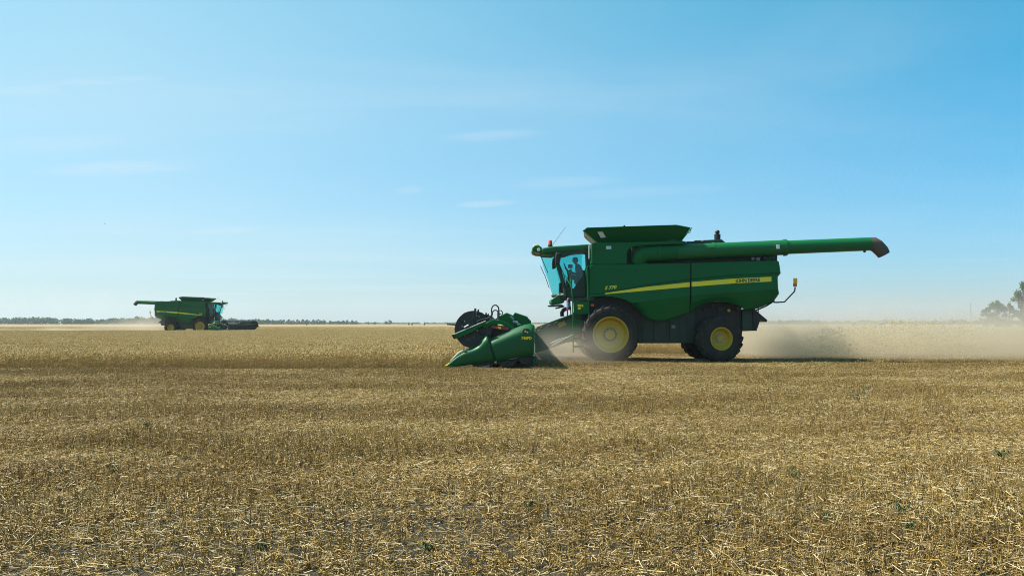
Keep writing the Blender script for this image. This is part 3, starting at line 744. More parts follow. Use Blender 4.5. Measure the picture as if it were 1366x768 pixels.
def build_header():
    """draper header: reel, end shields with pointed dividers, cutter bar and back frame"""
    root = empty('draper_header')
    HY = 6.10
    nose = [(595.3, 487.6), (603, 479), (612, 470.3), (617.5, 467.2), (623.5, 465.4), (631, 462.4), (637.5, 459.4), (640.6, 455), (644.4, 448.9), (648.6, 445.4), (651.3, 446.6), (650.6, 452), (652, 459), (656, 470), (660.3, 482.0),
            (640, 485), (628, 486.6), (612, 488.6), (601, 490.2), (597, 489.4)]
    shield = [(652.4, 453), (660, 449.6), (676.6, 442.6), (684, 439.2), (692.7, 435.8), (701, 433.0), (708.5, 431.8), (712.6, 433.6), (713.8, 437), (714, 448), (712.4, 472.5), (700, 475.4), (680, 479), (662.2, 482.3), (657.5, 470), (653.4, 459)]
    tipx = L(595, 488, HY)[0]
    for s in (1, -1):
        outer = lambda x, z: HY - max(0, (x - tipx + 1.3)) * .08
        inner = lambda x, z: HY - .12 - max(0, (tipx - x)) * .16
        mk = lambda poly, name: MB().prism(LP(poly, HY), (lambda x, z: s * (inner if s > 0 else outer)(x, z)), (lambda x, z: s * (outer if s > 0 else inner)(x, z))).obj(name, M['green_gloss'], root, bevel=.055, smooth=50)
        def cover(name, T_, B_, tops, n=26, m=14):
            tx_, ty_ = zip(*T_); bx2, by2 = zip(*B_); V = []; F = []
            for i in range(n + 1):
                u = i / n; tu = np.interp(u, np.linspace(0, 1, len(tx_)), tx_), np.interp(u, np.linspace(0, 1, len(tx_)), ty_)
                bu = np.interp(u, np.linspace(0, 1, len(bx2)), bx2), np.interp(u, np.linspace(0, 1, len(bx2)), by2)
                for j in range(m + 1):
                    v = (j / m) ** 1.25; x, z = L(tu[0] + (bu[0] - tu[0]) * v, tu[1] + (bu[1] - tu[1]) * v, HY)
                    d = -.20 * max(0, 1 - v / .30) ** 2.2 - .10 * max(0, (v - .75) / .25) ** 2 + .03 * math.sin(math.pi * v)
                    d *= tops(u); d -= max(0, x - tipx + 1.3) * .07 + .04 * max(0, 1 - (1 - u) / .05) ** 2
                    V.append((x, s * (HY + d), z))
            N_ = len(V); V += [(x, s * (HY - .34 * tops(k // (m + 1) / n) - .05 - max(0, x - tipx + 1.3) * .02), z) for k, (x, y, z) in enumerate(V)]
            for i in range(n):
                for j in range(m):
                    q = (i * (m + 1) + j, i * (m + 1) + j + 1, (i + 1) * (m + 1) + j + 1, (i + 1) * (m + 1) + j)
                    F.append(q[::-1] if s < 0 else q); q2 = tuple(k + N_ for k in q); F.append(q2 if s < 0 else q2[::-1])
            ring = list(range(m + 1)) + [i * (m + 1) + m for i in range(1, n + 1)] + [n * (m + 1) + j for j in range(m - 1, -1, -1)] + [i * (m + 1) for i in range(n - 1, 0, -1)]
            for a, b in zip(ring, ring[1:] + ring[:1]):
                q = (b, a, a + N_, b + N_); F.append(q if s > 0 else q[::-1])
            return MB().add(V, F).obj(name, M['green_cover'], root, smooth=40)
        cover('crop_divider', [(595.3, 487.6), (599.3, 483.4), (603, 479), (607.3, 474.4), (612, 470.3), (617.5, 467.0), (623.5, 464.6), (631, 462.2), (637.5, 458.4), (641.2, 453.6), (644.4, 448.9), (648.2, 445.4), (651.5, 447.5)],
              [(596.5, 489.4), (601, 490.2), (606, 489.5), (612, 488.6), (617, 488), (622, 487.3), (628, 486.6), (634, 485.8), (640, 485), (645, 484.3), (650, 483.5), (655, 482.8), (660.3, 482)], lambda u: .15 + .85 * min(1, u * 2.2))
        cover('end_shield', [(652.8, 453), (660, 449.4), (668, 446), (676.6, 442.2), (684, 438.8), (692.7, 435.2), (701, 432.6), (708.5, 431.6), (713.4, 434.2)],
              [(662.6, 482.4), (668, 481.4), (674, 480.2), (680, 479), (686, 477.8), (692, 476.6), (700, 475.2), (707, 473.6), (712.2, 472.4)], lambda u: 1.0)
        MB().tube([(tipx + .03, s * (HY - .17), L(594.6, 488, HY)[1]), (tipx - .10, s * (HY - .14), L(599, 485.5, HY)[1])], [.012, .045], 8).obj('divider_tip', M['stripe'], root)
        # sunlit top of the divider painted as a pale strip, and dark seam
        MB().tube([(L(a, b, HY)[0], s * (HY - .13), L(a, b, HY)[1]) for a, b in ((600, 482.5), (607, 475.8), (612, 471.2), (618, 468.2), (625, 466.2))], [.02, .04, .05, .045, .02], 8).obj('divider_highlight', M['cap'], root)
        MB().prism(LP([(648, 452), (656, 450), (666, 481), (656, 482.5)], HY - .2), min(s * (HY - .30), s * (HY - .2)), max(s * (HY - .30), s * (HY - .2))).obj('seam_plate', M['black'], root)
        # reel arm: straight beam and curved lift arm
        yb = s * 5.93
        arm = [(603, 448), (604.5, 446.2), (627, 436.2), (645, 429.2), (649, 431.5), (630, 443), (606, 452.4)]
        MB().prism(LP(arm, 5.93), min(yb, yb - s * .12), max(yb, yb - s * .12)).obj('reel_arm', M['green'], root, bevel=.01)
        MB().tube([(L(604, 446, 5.93)[0], yb, L(604, 446.4, 5.93)[1]), (L(648, 427.8, 5.93)[0], yb, L(648, 427.8, 5.93)[1])], .018, 6).obj('reel_cylinder', M['steel'], root)
        MB().prism(LP([(602.3, 446.4), (605, 446), (608, 451.6), (605.6, 452.4)], 5.96), min(yb, yb + s * .05) , max(yb, yb + s * .05)).obj('arm_end_plate', M['black'], root)
        cur = [(643, 435.5), (647, 431.5), (653, 427.6), (660, 426), (668, 426.8), (676, 430), (684, 435.2), (690, 439), (684, 441.5), (676, 436), (668, 432.6), (659, 432), (652, 434.4), (646, 438.5)]
        MB().prism(LP(cur, 5.9), min(s * 5.72, s * 5.86), max(s * 5.72, s * 5.86)).obj('lift_arm', M['green'], root, bevel=.015)
        # red and yellow caution strip
        MB().prism(LP([(655.5, 434.6), (661, 435.0), (661.4, 438), (656.5, 437.2)], 5.95), min(s * 5.9, s * 5.93), max(s * 5.9, s * 5.93)).obj('caution_strip', M['red'], root)
        MB().prism(LP([(664.8, 435.4), (668.4, 436), (668.4, 438.8), (665, 438.4)], 5.95), min(s * 5.9, s * 5.93), max(s * 5.9, s * 5.93)).obj('caution_strip', M['stripe'], root)
        MB().prism(LP([(661.1, 435.1), (664.7, 435.4), (664.9, 438.4), (661.5, 438)], 5.95), min(s * 5.9, s * 5.928), max(s * 5.9, s * 5.928)).obj('caution_strip', M['orange'], root)
        MB().prism(LP([(668.6, 436.1), (678.4, 436.6), (678.2, 440.4), (668.8, 439)], 5.95), min(s * 5.9, s * 5.928), max(s * 5.9, s * 5.928)).obj('caution_strip', M['red'], root)
        # hose loops standing over the arm
        def HL(cx, w, top, bot, y): return [(L(cx + w * math.cos(a), top + 6 - 6 * math.sin(a), y)[0], s * y, L(cx, top + 6 - 6 * math.sin(a), y)[1]) for a in [math.pi * (1 - k / 10) for k in range(11)]]
        h1 = HL(660.6, 4.8, 406.8, 422, 5.6); x0, z0 = L(655.8, 424, 5.6); x1, z1 = L(666, 424, 5.6)
        MB().tube([(x0, s * 5.6, z0)] + h1 + [(x1, s * 5.6, z1)], .020, 7).obj('hose_loop', M['black'], root)
        h2 = HL(660.8, 4.5, 413.6, 422, 5.5); MB().tube([(x0, s * 5.5, z0)] + h2 + [(x1, s * 5.5, z1)], .018, 7).obj('hose_loop', M['black'], root)
        MB().tube([(L(a, b, 5.8)[0], s * 5.8, L(a, b, 5.8)[1]) for a, b in ((636, 429), (642, 426.4), (650, 425), (655, 421.5), (657, 418))], .03, 7).obj('hose_loop', M['black'], root)
        # drive guards behind the arm
        MB().prism(LP([(663, 425), (668, 420.6), (676, 416.8), (684, 420.4), (692, 428.5), (688, 437), (670, 430)], 5.5), min(s * 5.3, s * 5.6), max(s * 5.3, s * 5.6)).obj('drive_guard', M['green'], root, bevel=.02)
        MB().prism(LP([(684.2, 420.2), (686.8, 416.3), (694, 418.8), (703.5, 422), (705, 424.4), (708.6, 428), (709, 434), (694, 435), (690, 428)], 5.3), min(s * 4.95, s * 5.2), max(s * 4.95, s * 5.2)).obj('back_guard', M['green'], root, bevel=.02)
        for a, b, c_ in (((680.6, 421.6), (685.4, 425.6), .03), ((684, 428.6), (690.5, 430), .045), ((689.5, 431.4), (694, 433), .04)):
            x0, z0 = L(a[0], a[1], 5.6); x1, z1 = L(b[0], b[1], 5.6); MB().tube([(x0, s * 5.62, z0), (x1, s * 5.62, z1)], c_, 6).obj('guard_bracket', M['steel'], root)
        MB().prism(LP([(701, 432), (712, 433), (712, 472), (702, 474)], 5.8), min(s * 5.0, s * 5.8), max(s * 5.0, s * 5.8)).obj('side_frame', M['green_dark'], root)
        # skid shoe and gearbox under the shield
        for a, b, c_, d in ((628, 484, 660, 490), (662, 481, 690, 489), (690, 476, 712, 486)):
            MB().prism(LP([(a, b), (c_, b - 2), (c_ - 4, d), (a + 6, d + .6)], 5.8), min(s * 5.6, s * 5.9), max(s * 5.6, s * 5.9)).obj('skid_shoe', M['black'], root, bevel=.02)
        for px, py in ((668, 482), (676, 481), (684, 481.5), (694, 481), (702, 480)):
            x, z = L(px, py, 5.95); MB().lathe([(.001, .03), (.022, .03), (.03, -.03)], (x, s * 5.93, z), 10).obj('shield_bolt', M['green_dark'], root)
    # emblem and number on the left shield, on the right too
    for s in (1, -1):
        ex, ez = L(702, 442.5, HY); yo = HY + .018
        pl = []
        for k in range(28):
            a = k / 28 * math.tau; c_, s_ = math.cos(a), math.sin(a)
            pl.append((ex + .10 * abs(c_) ** .6 * (1 if c_ > 0 else -1), ez + .095 * abs(s_) ** .6 * (1 if s_ > 0 else -1)))
        MB().prism(pl, min(s * yo, s * (yo + .004)), max(s * yo, s * (yo + .004))).obj('emblem_plate', M['black'], root)
        # leaping deer, outline in units of the plate, forward is +x
        deer = [(-.75, .05), (-.55, .22), (-.2, .20), (.15, .30), (.30, .55), (.25, .80), (.40, .62), (.45, .80), (.52, .58), (.72, .52), (.62, .40), (.48, .36), (.42, .08), (.60, -.10), (.82, -.02), (.60, -.25), (.35, -.14),
                (.10, -.12), (-.25, -.05), (-.42, -.25), (-.30, -.55), (-.42, -.58), (-.58, -.25), (-.62, -.02), (-.78, -.15)]
        MB().prism([(ex + .085 * a, ez + .075 * b) for a, b in deer], min(s * (yo + .005), s * (yo + .009)), max(s * (yo + .005), s * (yo + .009))).obj('deer_emblem', M['stripe'], root)
        x, z = L(702.2, 451, HY); text_mesh('lettering', '740FD', .12, M['stripe'], root, (x, s * (yo + .018), z), s, 0, .1, .003, width=.30)
    # back frame, draper deck and cutter bar, full width
    def full(poly, name, mat, y0=-5.95, y1=5.95, yl=0.0, bev=.01): return MB().prism(poly, y0, y1).obj(name, mat, root, bevel=bev)
    xb = L(711, 440, HY)[0]; xc = L(642, 486, HY)[0]
    full([(xb, .30), (xb + .06, .30), (xb + .10, 1.10), (xb, 1.12)], 'back_sheet', M['green_dark'], .8, 5.9)
    full([(xb, .30), (xb + .06, .30), (xb + .10, 1.10), (xb, 1.12)], 'back_sheet', M['green_dark'], -5.9, -.8)
    full([(xb - .05, 1.08), (xb + .16, 1.08), (xb + .16, 1.25), (xb - .05, 1.25)], 'top_beam', M['green'], -5.5, 5.5)
    full([(xb - .1, .22), (xb + .12, .22), (xb + .12, .40), (xb - .1, .40)], 'lower_beam', M['green'], -5.8, 5.8)
    full([(xb + .1, .30), (xc - .25, .10), (xc - .25, .16), (xb + .1, .42)], 'draper_belt', M['black'], .7, 5.85)
    full([(xb + .1, .30), (xc - .25, .10), (xc - .25, .16), (xb + .1, .42)], 'draper_belt', M['black'], -5.85, -.7)
    full([(xb + .1, .26), (xc - .25, .08), (xc - .25, .13), (xb + .1, .36)], 'feed_belt', M['black'], -.69, .69)
    full([(xc - .24, .07), (xc, .07), (xc + .02, .10), (xc - .24, .15)], 'cutter_bar', M['grey'])
    g = MB()
    for k in range(155):
        y = -5.9 + k * 11.8 / 154
        g.add([(xc, y - .02, .07), (xc, y + .02, .07), (xc + .13, y, .075), (xc, y, .11)], [(0, 1, 2), (0, 2, 3), (1, 3, 2)])
    tag(g.obj('guard_fingers', M['grey'], root, smooth=0), kind='stuff')
    # reel: two halves on one tube
    rx, rz = L(631.5, 439.2, 5.7); RR = .555
    reel = MB().tube([(rx, -5.8, rz), (rx, 5.8, rz)], .09, 14).obj('reel_tube', M['black'], root)
    for y, sol in ((5.74, 1), (-5.74, 1)):
        disc = []
        for k in range(36):
            a = k / 36 * math.tau; r = RR * (1.0 + (.012 if k % 6 == 0 else 0)); disc.append((rx + r * math.cos(a), rz + r * math.sin(a)))
        MB().prism(disc, y - .012, y + .012).obj('reel_end_disc', M['reel'], root, bevel=.004)
    for y in (-3.8, -1.9, .0, 1.9, 3.8):
        sp = MB()
        for k in range(6):
            a = k / 6 * math.tau + .3; sp.tube([(rx, y, rz), (rx + RR * .9 * math.cos(a), y, rz + RR * .9 * math.sin(a))], .02, 5)
        tag(sp.obj('reel_spider', M['black'], root), kind='stuff')
    tn = MB()
    for k in range(6):
        a = k / 6 * math.tau + .3; bx, bz_ = rx + RR * .90 * math.cos(a), rz + RR * .90 * math.sin(a)
        bt = MB().tube([(bx, -5.7, bz_), (bx, 5.7, bz_)], .028, 8).obj('reel_bat', M['black'], root)
        for j in range(76):
            y = -5.66 + j * .151
            tn.add([(bx - .008, y - .012, bz_), (bx + .012, y - .012, bz_), (bx, y + .014, bz_), (bx - .07, y, bz_ - .20)], [(0, 1, 3), (1, 2, 3), (2, 0, 3)])
    tag(tn.obj('reel_tines', M['black'], root, smooth=0), kind='stuff')
    # cams and bolts on the end discs
    for s in (1, -1):
        for (px, py, r, mt) in ((616, 429, .018, 'grey'), (620, 428.5, .02, 'grey'), (632, 422, .02, 'grey'), (636, 421, .018, 'grey'), (632, 424.5, .016, 'grey'), (635.5, 417, .016, 'grey'), (639, 422, .02, 'grey'), (634.5, 438, .03, 'steel'), (636.6, 441, .035, 'steel'), (629.6, 440.6, .03, 'steel'),
                                (620, 448, .02, 'grey'), (638, 431.6, .04, 'steel'), (625, 452.5, .02, 'grey'), (632, 450, .022, 'grey'), (642, 447, .02, 'grey'), (650, 437, .02, 'grey'), (616.5, 435, .02, 'grey')):
            x, z = L(px, py, 5.75); MB().ball((x, s * 5.765, z), r, 8, 5).obj('disc_bolt', M[mt], root)
        x0, z0 = L(635, 411.5, 5.6); x1, z1 = L(633, 420, 5.6); MB().tube([(x0 + .02, s * 5.62, z0), (x1, s * 5.72, z1 - .1)], .035, 7).obj('cam_arm', M['black'], root)
        x0, z0 = L(638.2, 413, 5.6); MB().tube([(x0, s * 5.6, z0), (x1 - .06, s * 5.77, z1 - .25)], .028, 7).obj('cam_arm', M['black'], root)
        x0, z0 = L(619, 436.4, 5.95); x1, z1 = L(625, 433, 5.95); MB().tube([(x0, s * 5.95, z0), (x1, s * 5.95, z1)], .022, 6).obj('arm_clip', M['white'], root)
        for k in range(5):
            a0 = (-.5, .4, 1.4, 2.5, 3.6)[k]; a = a0
            MB().tube([(rx + .15 * math.cos(a), s * 5.77, rz + .15 * math.sin(a)), (rx + RR * .88 * math.cos(a + .2), s * 5.77, rz + RR * .88 * math.sin(a + .2))], .02, 6).obj('disc_rib', M['reel'], root)
    MB().prism(LP([(643, 437), (690, 436), (700, 445), (700, 470), (664, 478), (645, 462)], 5.7), 5.2, 5.3).obj('inner_side_sheet', M['reel'], root)
    MB().prism(LP([(643, 437), (690, 436), (700, 445), (700, 470), (664, 478), (645, 462)], 5.7), -5.3, -5.2).obj('inner_side_sheet', M['reel'], root)
    # crop lifter rod reaching ahead of the far end
    x0 = L(636, 440, HY)[0]
    MB().tube([(x0 + .9, -5.95, 1.27), (x0 + 1.75, -6.0, 1.33)], .035, 6).obj('divider_rod', M['black'], root)
    return root

# ---------------------------------------------------------------- ground sheets
def sheet(name, x0, x1, y0, y1, z, nx, ny, mat, fz=None):
    V = []; F = []
    for j in range(ny + 1):
        for i in range(nx + 1):
            x = x0 + (x1 - x0) * i / nx; y = y0 + (y1 - y0) * j / ny
            V.append((x, y, z + (fz(x, y) if fz else 0)))
    for j in range(ny):
        for i in range(nx):
            a = j * (nx + 1) + i; F.append((a, a + 1, a + nx + 2, a + nx + 1))
    return MB().add(V, F).obj(name, mat, None, smooth=0)
def gz(x, y):
    if y > 80: return 0
    h = noise.noise(Vector((x * .3, y * .4, 0))) * .03
    return h * max(0, min(1, (60 - y) / 20))
def rut(x, y):
    h = noise.noise(Vector((x * 5, y * 6, 9))) * .008 - .012
    if y > 40: return h
    for yr, w in ((5.55, .16), (6.15, .14), (7.4, .2)):       # old wheel ruts across the front
        h -= .035 * math.exp(-((y - yr - .06 * math.sin(x * .6)) / w) ** 2) * (.5 + .5 * noise.noise(Vector((x * .3, yr, 1))) + .25)
    return h
def graded(x0, x1, xs, ys, mat, name):
    V = []; F = []; nx = xs
    for y in ys:
        hw = max(9.0, abs(y) * .8 + 6)
        for i in range(nx + 1):
            x = -hw + 2 * hw * i / nx; V.append((x, y, gz(x, y) + rut(x, y)))
    for j in range(len(ys) - 1):
        for i in range(nx):
            a = j * (nx + 1) + i; F.append((a, a + 1, a + nx + 2, a + nx + 1))
    return MB().add(V, F).obj(name, mat, None, smooth=80)
sheet('ground', -6000, 6000, -300, 6000, -.08, 2, 2, M['soil'])['kind'] = 'structure'
near_soil = graded(0, 0, 240, [(-3 + 6.0 * k / 20) for k in range(20)] + [3 * (1.012 ** k) for k in range(250)], M['soil'], 'soil')
near_soil['kind'] = 'structure'

# ---------------------------------------------------------------- straw, stubble and wheat tiles
RS = np.random.RandomState(11)
LIB = {}
def tone_mesh(name, V, F, T, mat):
    """V (n,3), F list of index tuples (all the same length), T per-vertex (3) tone"""
    me = bpy.data.meshes.new(name); V = np.asarray(V, dtype=np.float32); F = np.asarray(F, dtype=np.int32)
    nf, k = F.shape
    me.vertices.add(len(V)); me.vertices.foreach_set('co', V.ravel())
    me.loops.add(nf * k); me.loops.foreach_set('vertex_index', F.ravel())
    me.polygons.add(nf); me.polygons.foreach_set('loop_start', np.arange(0, nf * k, k, dtype=np.int32)); me.polygons.foreach_set('loop_total', np.full(nf, k, dtype=np.int32))
    at = me.color_attributes.new('Tone', 'FLOAT_COLOR', 'POINT')
    c = np.ones((len(V), 4), dtype=np.float32); c[:, :3] = T; at.data.foreach_set('color', c.ravel())
    me.update(); me.validate(); me.materials.append(mat)
    return me
def prism_sticks(P0, P1, r0, r1, tone):
    """three-sided straws from P0 to P1"""
    n = len(P0); d = P1 - P0; d /= np.linalg.norm(d, axis=1, keepdims=True) + 1e-9
    up = np.where(np.abs(d[:, 2:3]) < .9, np.array([[0, 0, 1.]]), np.array([[1., 0, 0]]))
    u = np.cross(d, up); u /= np.linalg.norm(u, axis=1, keepdims=True); w = np.cross(d, u)
    V = np.zeros((n, 6, 3)); ph = RS.rand(n) * 6
    for k in range(3):
        a = ph + k * 2.0944; o = u * np.cos(a)[:, None] + w * np.sin(a)[:, None]
        V[:, k] = P0 + o * r0[:, None]; V[:, k + 3] = P1 + o * r1[:, None]
    b = (np.arange(n) * 6)[:, None]
    F = np.concatenate([b + np.array([[k, (k + 1) % 3, (k + 1) % 3 + 3, k + 3]]) for k in range(3)])
    return V.reshape(-1, 3), F, np.repeat(tone, 6, axis=0)
def join(parts):
    V = []; F = []; T = []; o = 0
    for v, f, t in parts: V.append(v); F.append(f + o); T.append(t); o += len(v)
    return np.concatenate(V), np.concatenate(F), np.concatenate(T)
def tones(n, lo=0.0, hi=1.0, pale=0.2):
    t = np.zeros((n, 3)); t[:, 0] = lo + (hi - lo) * RS.rand(n); t[:, 1] = RS.rand(n) ** (1 / (1 + pale * 3)) * (0.6 + .4 * (RS.rand(n) < pale * 2)); t[:, 2] = RS.rand(n)
    return t
def stubble_tile(name, size, dens, flat, hgt, chopped):
    hgt *= .84; dens, flat, chopped = dens * .68, flat * .66, chopped * .68      # tiles overlap
    n = int(size * size * dens); parts = []
    rows = np.arange(0, size, .15); ry = RS.choice(rows, n) + RS.randn(n) * .022
    # stools: stalks come up in small clusters along the drill row
    nc = max(4, n // 5); cx = RS.rand(nc) * size; pick = RS.randint(0, nc, n)
    x = cx[pick] + RS.randn(n) * .02; y = ry % size
    h = hgt * (.55 + .6 * RS.rand(n)); lean = RS.randn(n, 2) * .30
    P0 = np.stack([x - size / 2, y - size / 2, np.full(n, -.03)], 1)
    P1 = P0 + np.stack([lean[:, 0] * h, lean[:, 1] * h, h + .03], 1)
    parts.append(prism_sticks(P0, P1, .0018 + .0012 * RS.rand(n), .0014 + .0010 * RS.rand(n), tones(n, 0, .9, .12)))
    # leaf shreds hanging off the stalks
    k = n // 2; i = RS.randint(0, n, k); a = RS.rand(k) * 6.28; f = RS.rand(k)
    Q0 = P0[i] + (P1[i] - P0[i]) * f[:, None]; L_ = .03 + .07 * RS.rand(k)
    Q1 = Q0 + np.stack([np.cos(a) * L_, np.sin(a) * L_, -L_ * .6 * RS.rand(k)], 1)
    parts.append(prism_sticks(Q0, Q1, np.full(k, .0035), np.full(k, .001), tones(k, .1, 1, .2)))
    # long straws lying about
    m = int(size * size * flat); a = RS.rand(m) * 6.28; L_ = .035 + .12 * RS.rand(m) ** 1.5
    z = RS.rand(m) ** 1.6 * hgt * .75 + .006; tilt = RS.randn(m) * .18
    c = np.stack([(RS.rand(m) - .5) * size, (RS.rand(m) - .5) * size, z], 1)
    dv = np.stack([np.cos(a) * L_ / 2, np.sin(a) * L_ / 2, L_ / 2 * tilt], 1)
    A_, B_ = c - dv, c + dv; A_[:, 2] = np.maximum(A_[:, 2], .004); B_[:, 2] = np.maximum(B_[:, 2], .004)
    parts.append(prism_sticks(A_, B_, .0018 + .0014 * RS.rand(m), .0016 + .0012 * RS.rand(m), tones(m, .3, 1, .4)))
    # chopped bits on the soil
    m = int(size * size * chopped); a = RS.rand(m) * 6.28; L_ = .012 + .045 * RS.rand(m)
    c = np.stack([(RS.rand(m) - .5) * size, (RS.rand(m) - .5) * size, .004 + RS.rand(m) ** 2 * .05], 1)
    dv = np.stack([np.cos(a) * L_ / 2, np.sin(a) * L_ / 2, RS.randn(m) * .006], 1)
    parts.append(prism_sticks(c - dv, c + dv, .002 + .003 * RS.rand(m), .0015 + .002 * RS.rand(m), tones(m, .2, 1, .35)))
    return tone_mesh(name, *join(parts), M['stubble'])
def wheat_tile(name, size, dens, hgt=.50):
    n = int(size * size * dens)
    P0 = np.stack([(RS.rand(n) - .5) * size, (RS.rand(n) - .5) * size, np.zeros(n)], 1)
    cl_ = np.sin(P0[:, 0] * 9 + np.sin(P0[:, 1] * 7) * 2) * np.sin(P0[:, 1] * 11 + 1); h = hgt * (1.08 - .42 * RS.rand(n) ** 1.6 + .04 * cl_); ln = RS.randn(n, 2) * .14
    P1 = P0 + np.stack([ln[:, 0] * h, ln[:, 1] * h, h - .06], 1)
    parts = [prism_sticks(P0, P1, np.full(n, .0022), np.full(n, .0016), tones(n, 0, .7, .05))]
    a = RS.rand(n) * 6.28; nod = .3 + .9 * RS.rand(n)
    dv = np.stack([np.cos(a) * np.sin(nod), np.sin(a) * np.sin(nod), np.cos(nod)], 1)
    te = tones(n, .0, 1, .25); mid = P1 + dv * .030; end = P1 + dv * .085
    parts.append(prism_sticks(P1, mid, np.full(n, .002), np.full(n, .0098), te))
    parts.append(prism_sticks(mid, end, np.full(n, .0098), np.full(n, .0015), te))
    k = n; i = RS.randint(0, n, k); f = .2 + .7 * RS.rand(k); a = RS.rand(k) * 6.28; L_ = .06 + .10 * RS.rand(k)
    Q0 = P0[i] + (P1[i] - P0[i]) * f[:, None]; Q1 = Q0 + np.stack([np.cos(a) * L_, np.sin(a) * L_, L_ * (RS.rand(k) - .6)], 1)
    parts.append(prism_sticks(Q0, Q1, np.full(k, .0045), np.full(k, .001), tones(k, 0, .8, .1)))
    return tone_mesh(name, *join(parts), M['wheat'])

def scatter(name, pts, meshes, label, cat=None, zfun=None):
    """one object whose geometry nodes put tile meshes on its points; pts rows: x, y, variant, turn, scale"""
    lib = bpy.data.collections.new(name + '_tiles')
    for i, me in enumerate(meshes):
        lib.objects.link(bpy.data.objects.new('%s_tile_%02d' % (name, i), me))
    me = bpy.data.meshes.new(name); n = len(pts)
    me.vertices.add(n); pts = np.asarray(pts, dtype=np.float32)
    z = np.array([zfun(a, b) if zfun else 0 for a, b in pts[:, :2]], dtype=np.float32)
    me.vertices.foreach_set('co', np.stack([pts[:, 0], pts[:, 1], z], 1).ravel())
    a = me.attributes.new('variant', 'INT', 'POINT'); a.data.foreach_set('value', pts[:, 2].astype(np.int32))
    a = me.attributes.new('turn', 'FLOAT_VECTOR', 'POINT'); a.data.foreach_set('vector', np.stack([0 * pts[:, 3], 0 * pts[:, 3], pts[:, 3]], 1).astype(np.float32).ravel())
    a = me.attributes.new('size', 'FLOAT_VECTOR', 'POINT'); a.data.foreach_set('vector', np.stack([1 + 0 * pts[:, 4], 1 + 0 * pts[:, 4], pts[:, 4]], 1).astype(np.float32).ravel())
    me.update()
    o = bpy.data.objects.new(name, me); COL.objects.link(o)
    ng = bpy.data.node_groups.new(name + '_scatter', 'GeometryNodeTree')
    ng.interface.new_socket('Geometry', in_out='INPUT', socket_type='NodeSocketGeometry')
    ng.interface.new_socket('Geometry', in_out='OUTPUT', socket_type='NodeSocketGeometry')
    gi = ng.nodes.new('NodeGroupInput'); go = ng.nodes.new('NodeGroupOutput')
    ci = ng.nodes.new('GeometryNodeCollectionInfo'); ci.inputs[0].default_value = lib
    ci.inputs['Separate Children'].default_value = True; ci.inputs['Reset Children'].default_value = True
    ip = ng.nodes.new('GeometryNodeInstanceOnPoints'); ip.inputs['Pick Instance'].default_value = True
    def attr(nm, ty):
        q = ng.nodes.new('GeometryNodeInputNamedAttribute'); q.data_type = ty; q.inputs[0].default_value = nm
        return [s for s in q.outputs if s.enabled and s.name == 'Attribute'][0]
    ng.links.new(gi.outputs[0], ip.inputs['Points']); ng.links.new(ci.outputs[0], ip.inputs['Instance'])
    ng.links.new(attr('variant', 'INT'), ip.inputs['Instance Index'])
    ng.links.new(attr('turn', 'FLOAT_VECTOR'), ip.inputs['Rotation'])
    ng.links.new(attr('size', 'FLOAT_VECTOR'), ip.inputs['Scale'])
    ng.links.new(ip.outputs[0], go.inputs[0])
    md = o.modifiers.new('scatter', 'NODES'); md.node_group = ng
    o['kind'] = 'stuff'; o['label'] = label
    return o

CUT = Y0 - 6.08                    # near edge of the standing wheat
FARCUT = Y0 + 6.15
CUTX = X0 - 4.25                   # where the cutter bar is now
def standing(x, y):
    if y < CUT + .05 * noise.noise(Vector((x * .8, 0, 0))) - (0): return False
    if y < FARCUT and x > CUTX: return False
    if 108.6 < y < 121.2 and x < -36.0: return False
    return True
# stubble
TS = .8
variants = []
for k, (d, fl, h, ch) in enumerate(((440, 280, .125, 1900), (440, 240, .14, 1600), (340, 420, .11, 2600), (220, 480, .09, 3200), (110, 320, .07, 3000), (500, 220, .15, 1300), (330, 170, .11, 1000), (190, 200, .08, 1200))):
    variants.append(stubble_tile('stubble_piece_%d' % k, TS, d, fl, h, ch))
pts = []
y = 3.6
while y < 62:
    hw = .58 * y + 2.5
    xs = np.arange(-hw, hw, TS * .77)
    for x in xs:
        if standing(x, y - .2): continue
        q = noise.noise(Vector((x * .22, y * .55, 5))) + .45 * noise.noise(Vector((x * .9, y * 1.6, 8)))
        v = 5 if q > .38 else 1 if q > .18 else 0 if q > -.05 else 2 if q > -.26 else 3 if q > -.50 else 4
        if y < 7.0 + .8 * noise.noise(Vector((x * .5, 2, 2))): v = 7 if q < -.05 else 6 if q < .34 else 0
        elif 8.3 < y < 12.5 and q < .2: v = 3 if q < -.1 else 2
        if random.random() < .12 and y > 7: v = random.choice((0, 1, 2, 3))
        pts.append((x + random.uniform(-.06, .06), y + random.uniform(-.06, .06), v, random.choice((0, math.pi)) + random.uniform(-.12, .12), random.uniform(.8, 1.15)))
    y += TS * .77
scatter('stubble', pts, variants, 'short cut straw stubble with loose straw lying over the soil', zfun=gz)
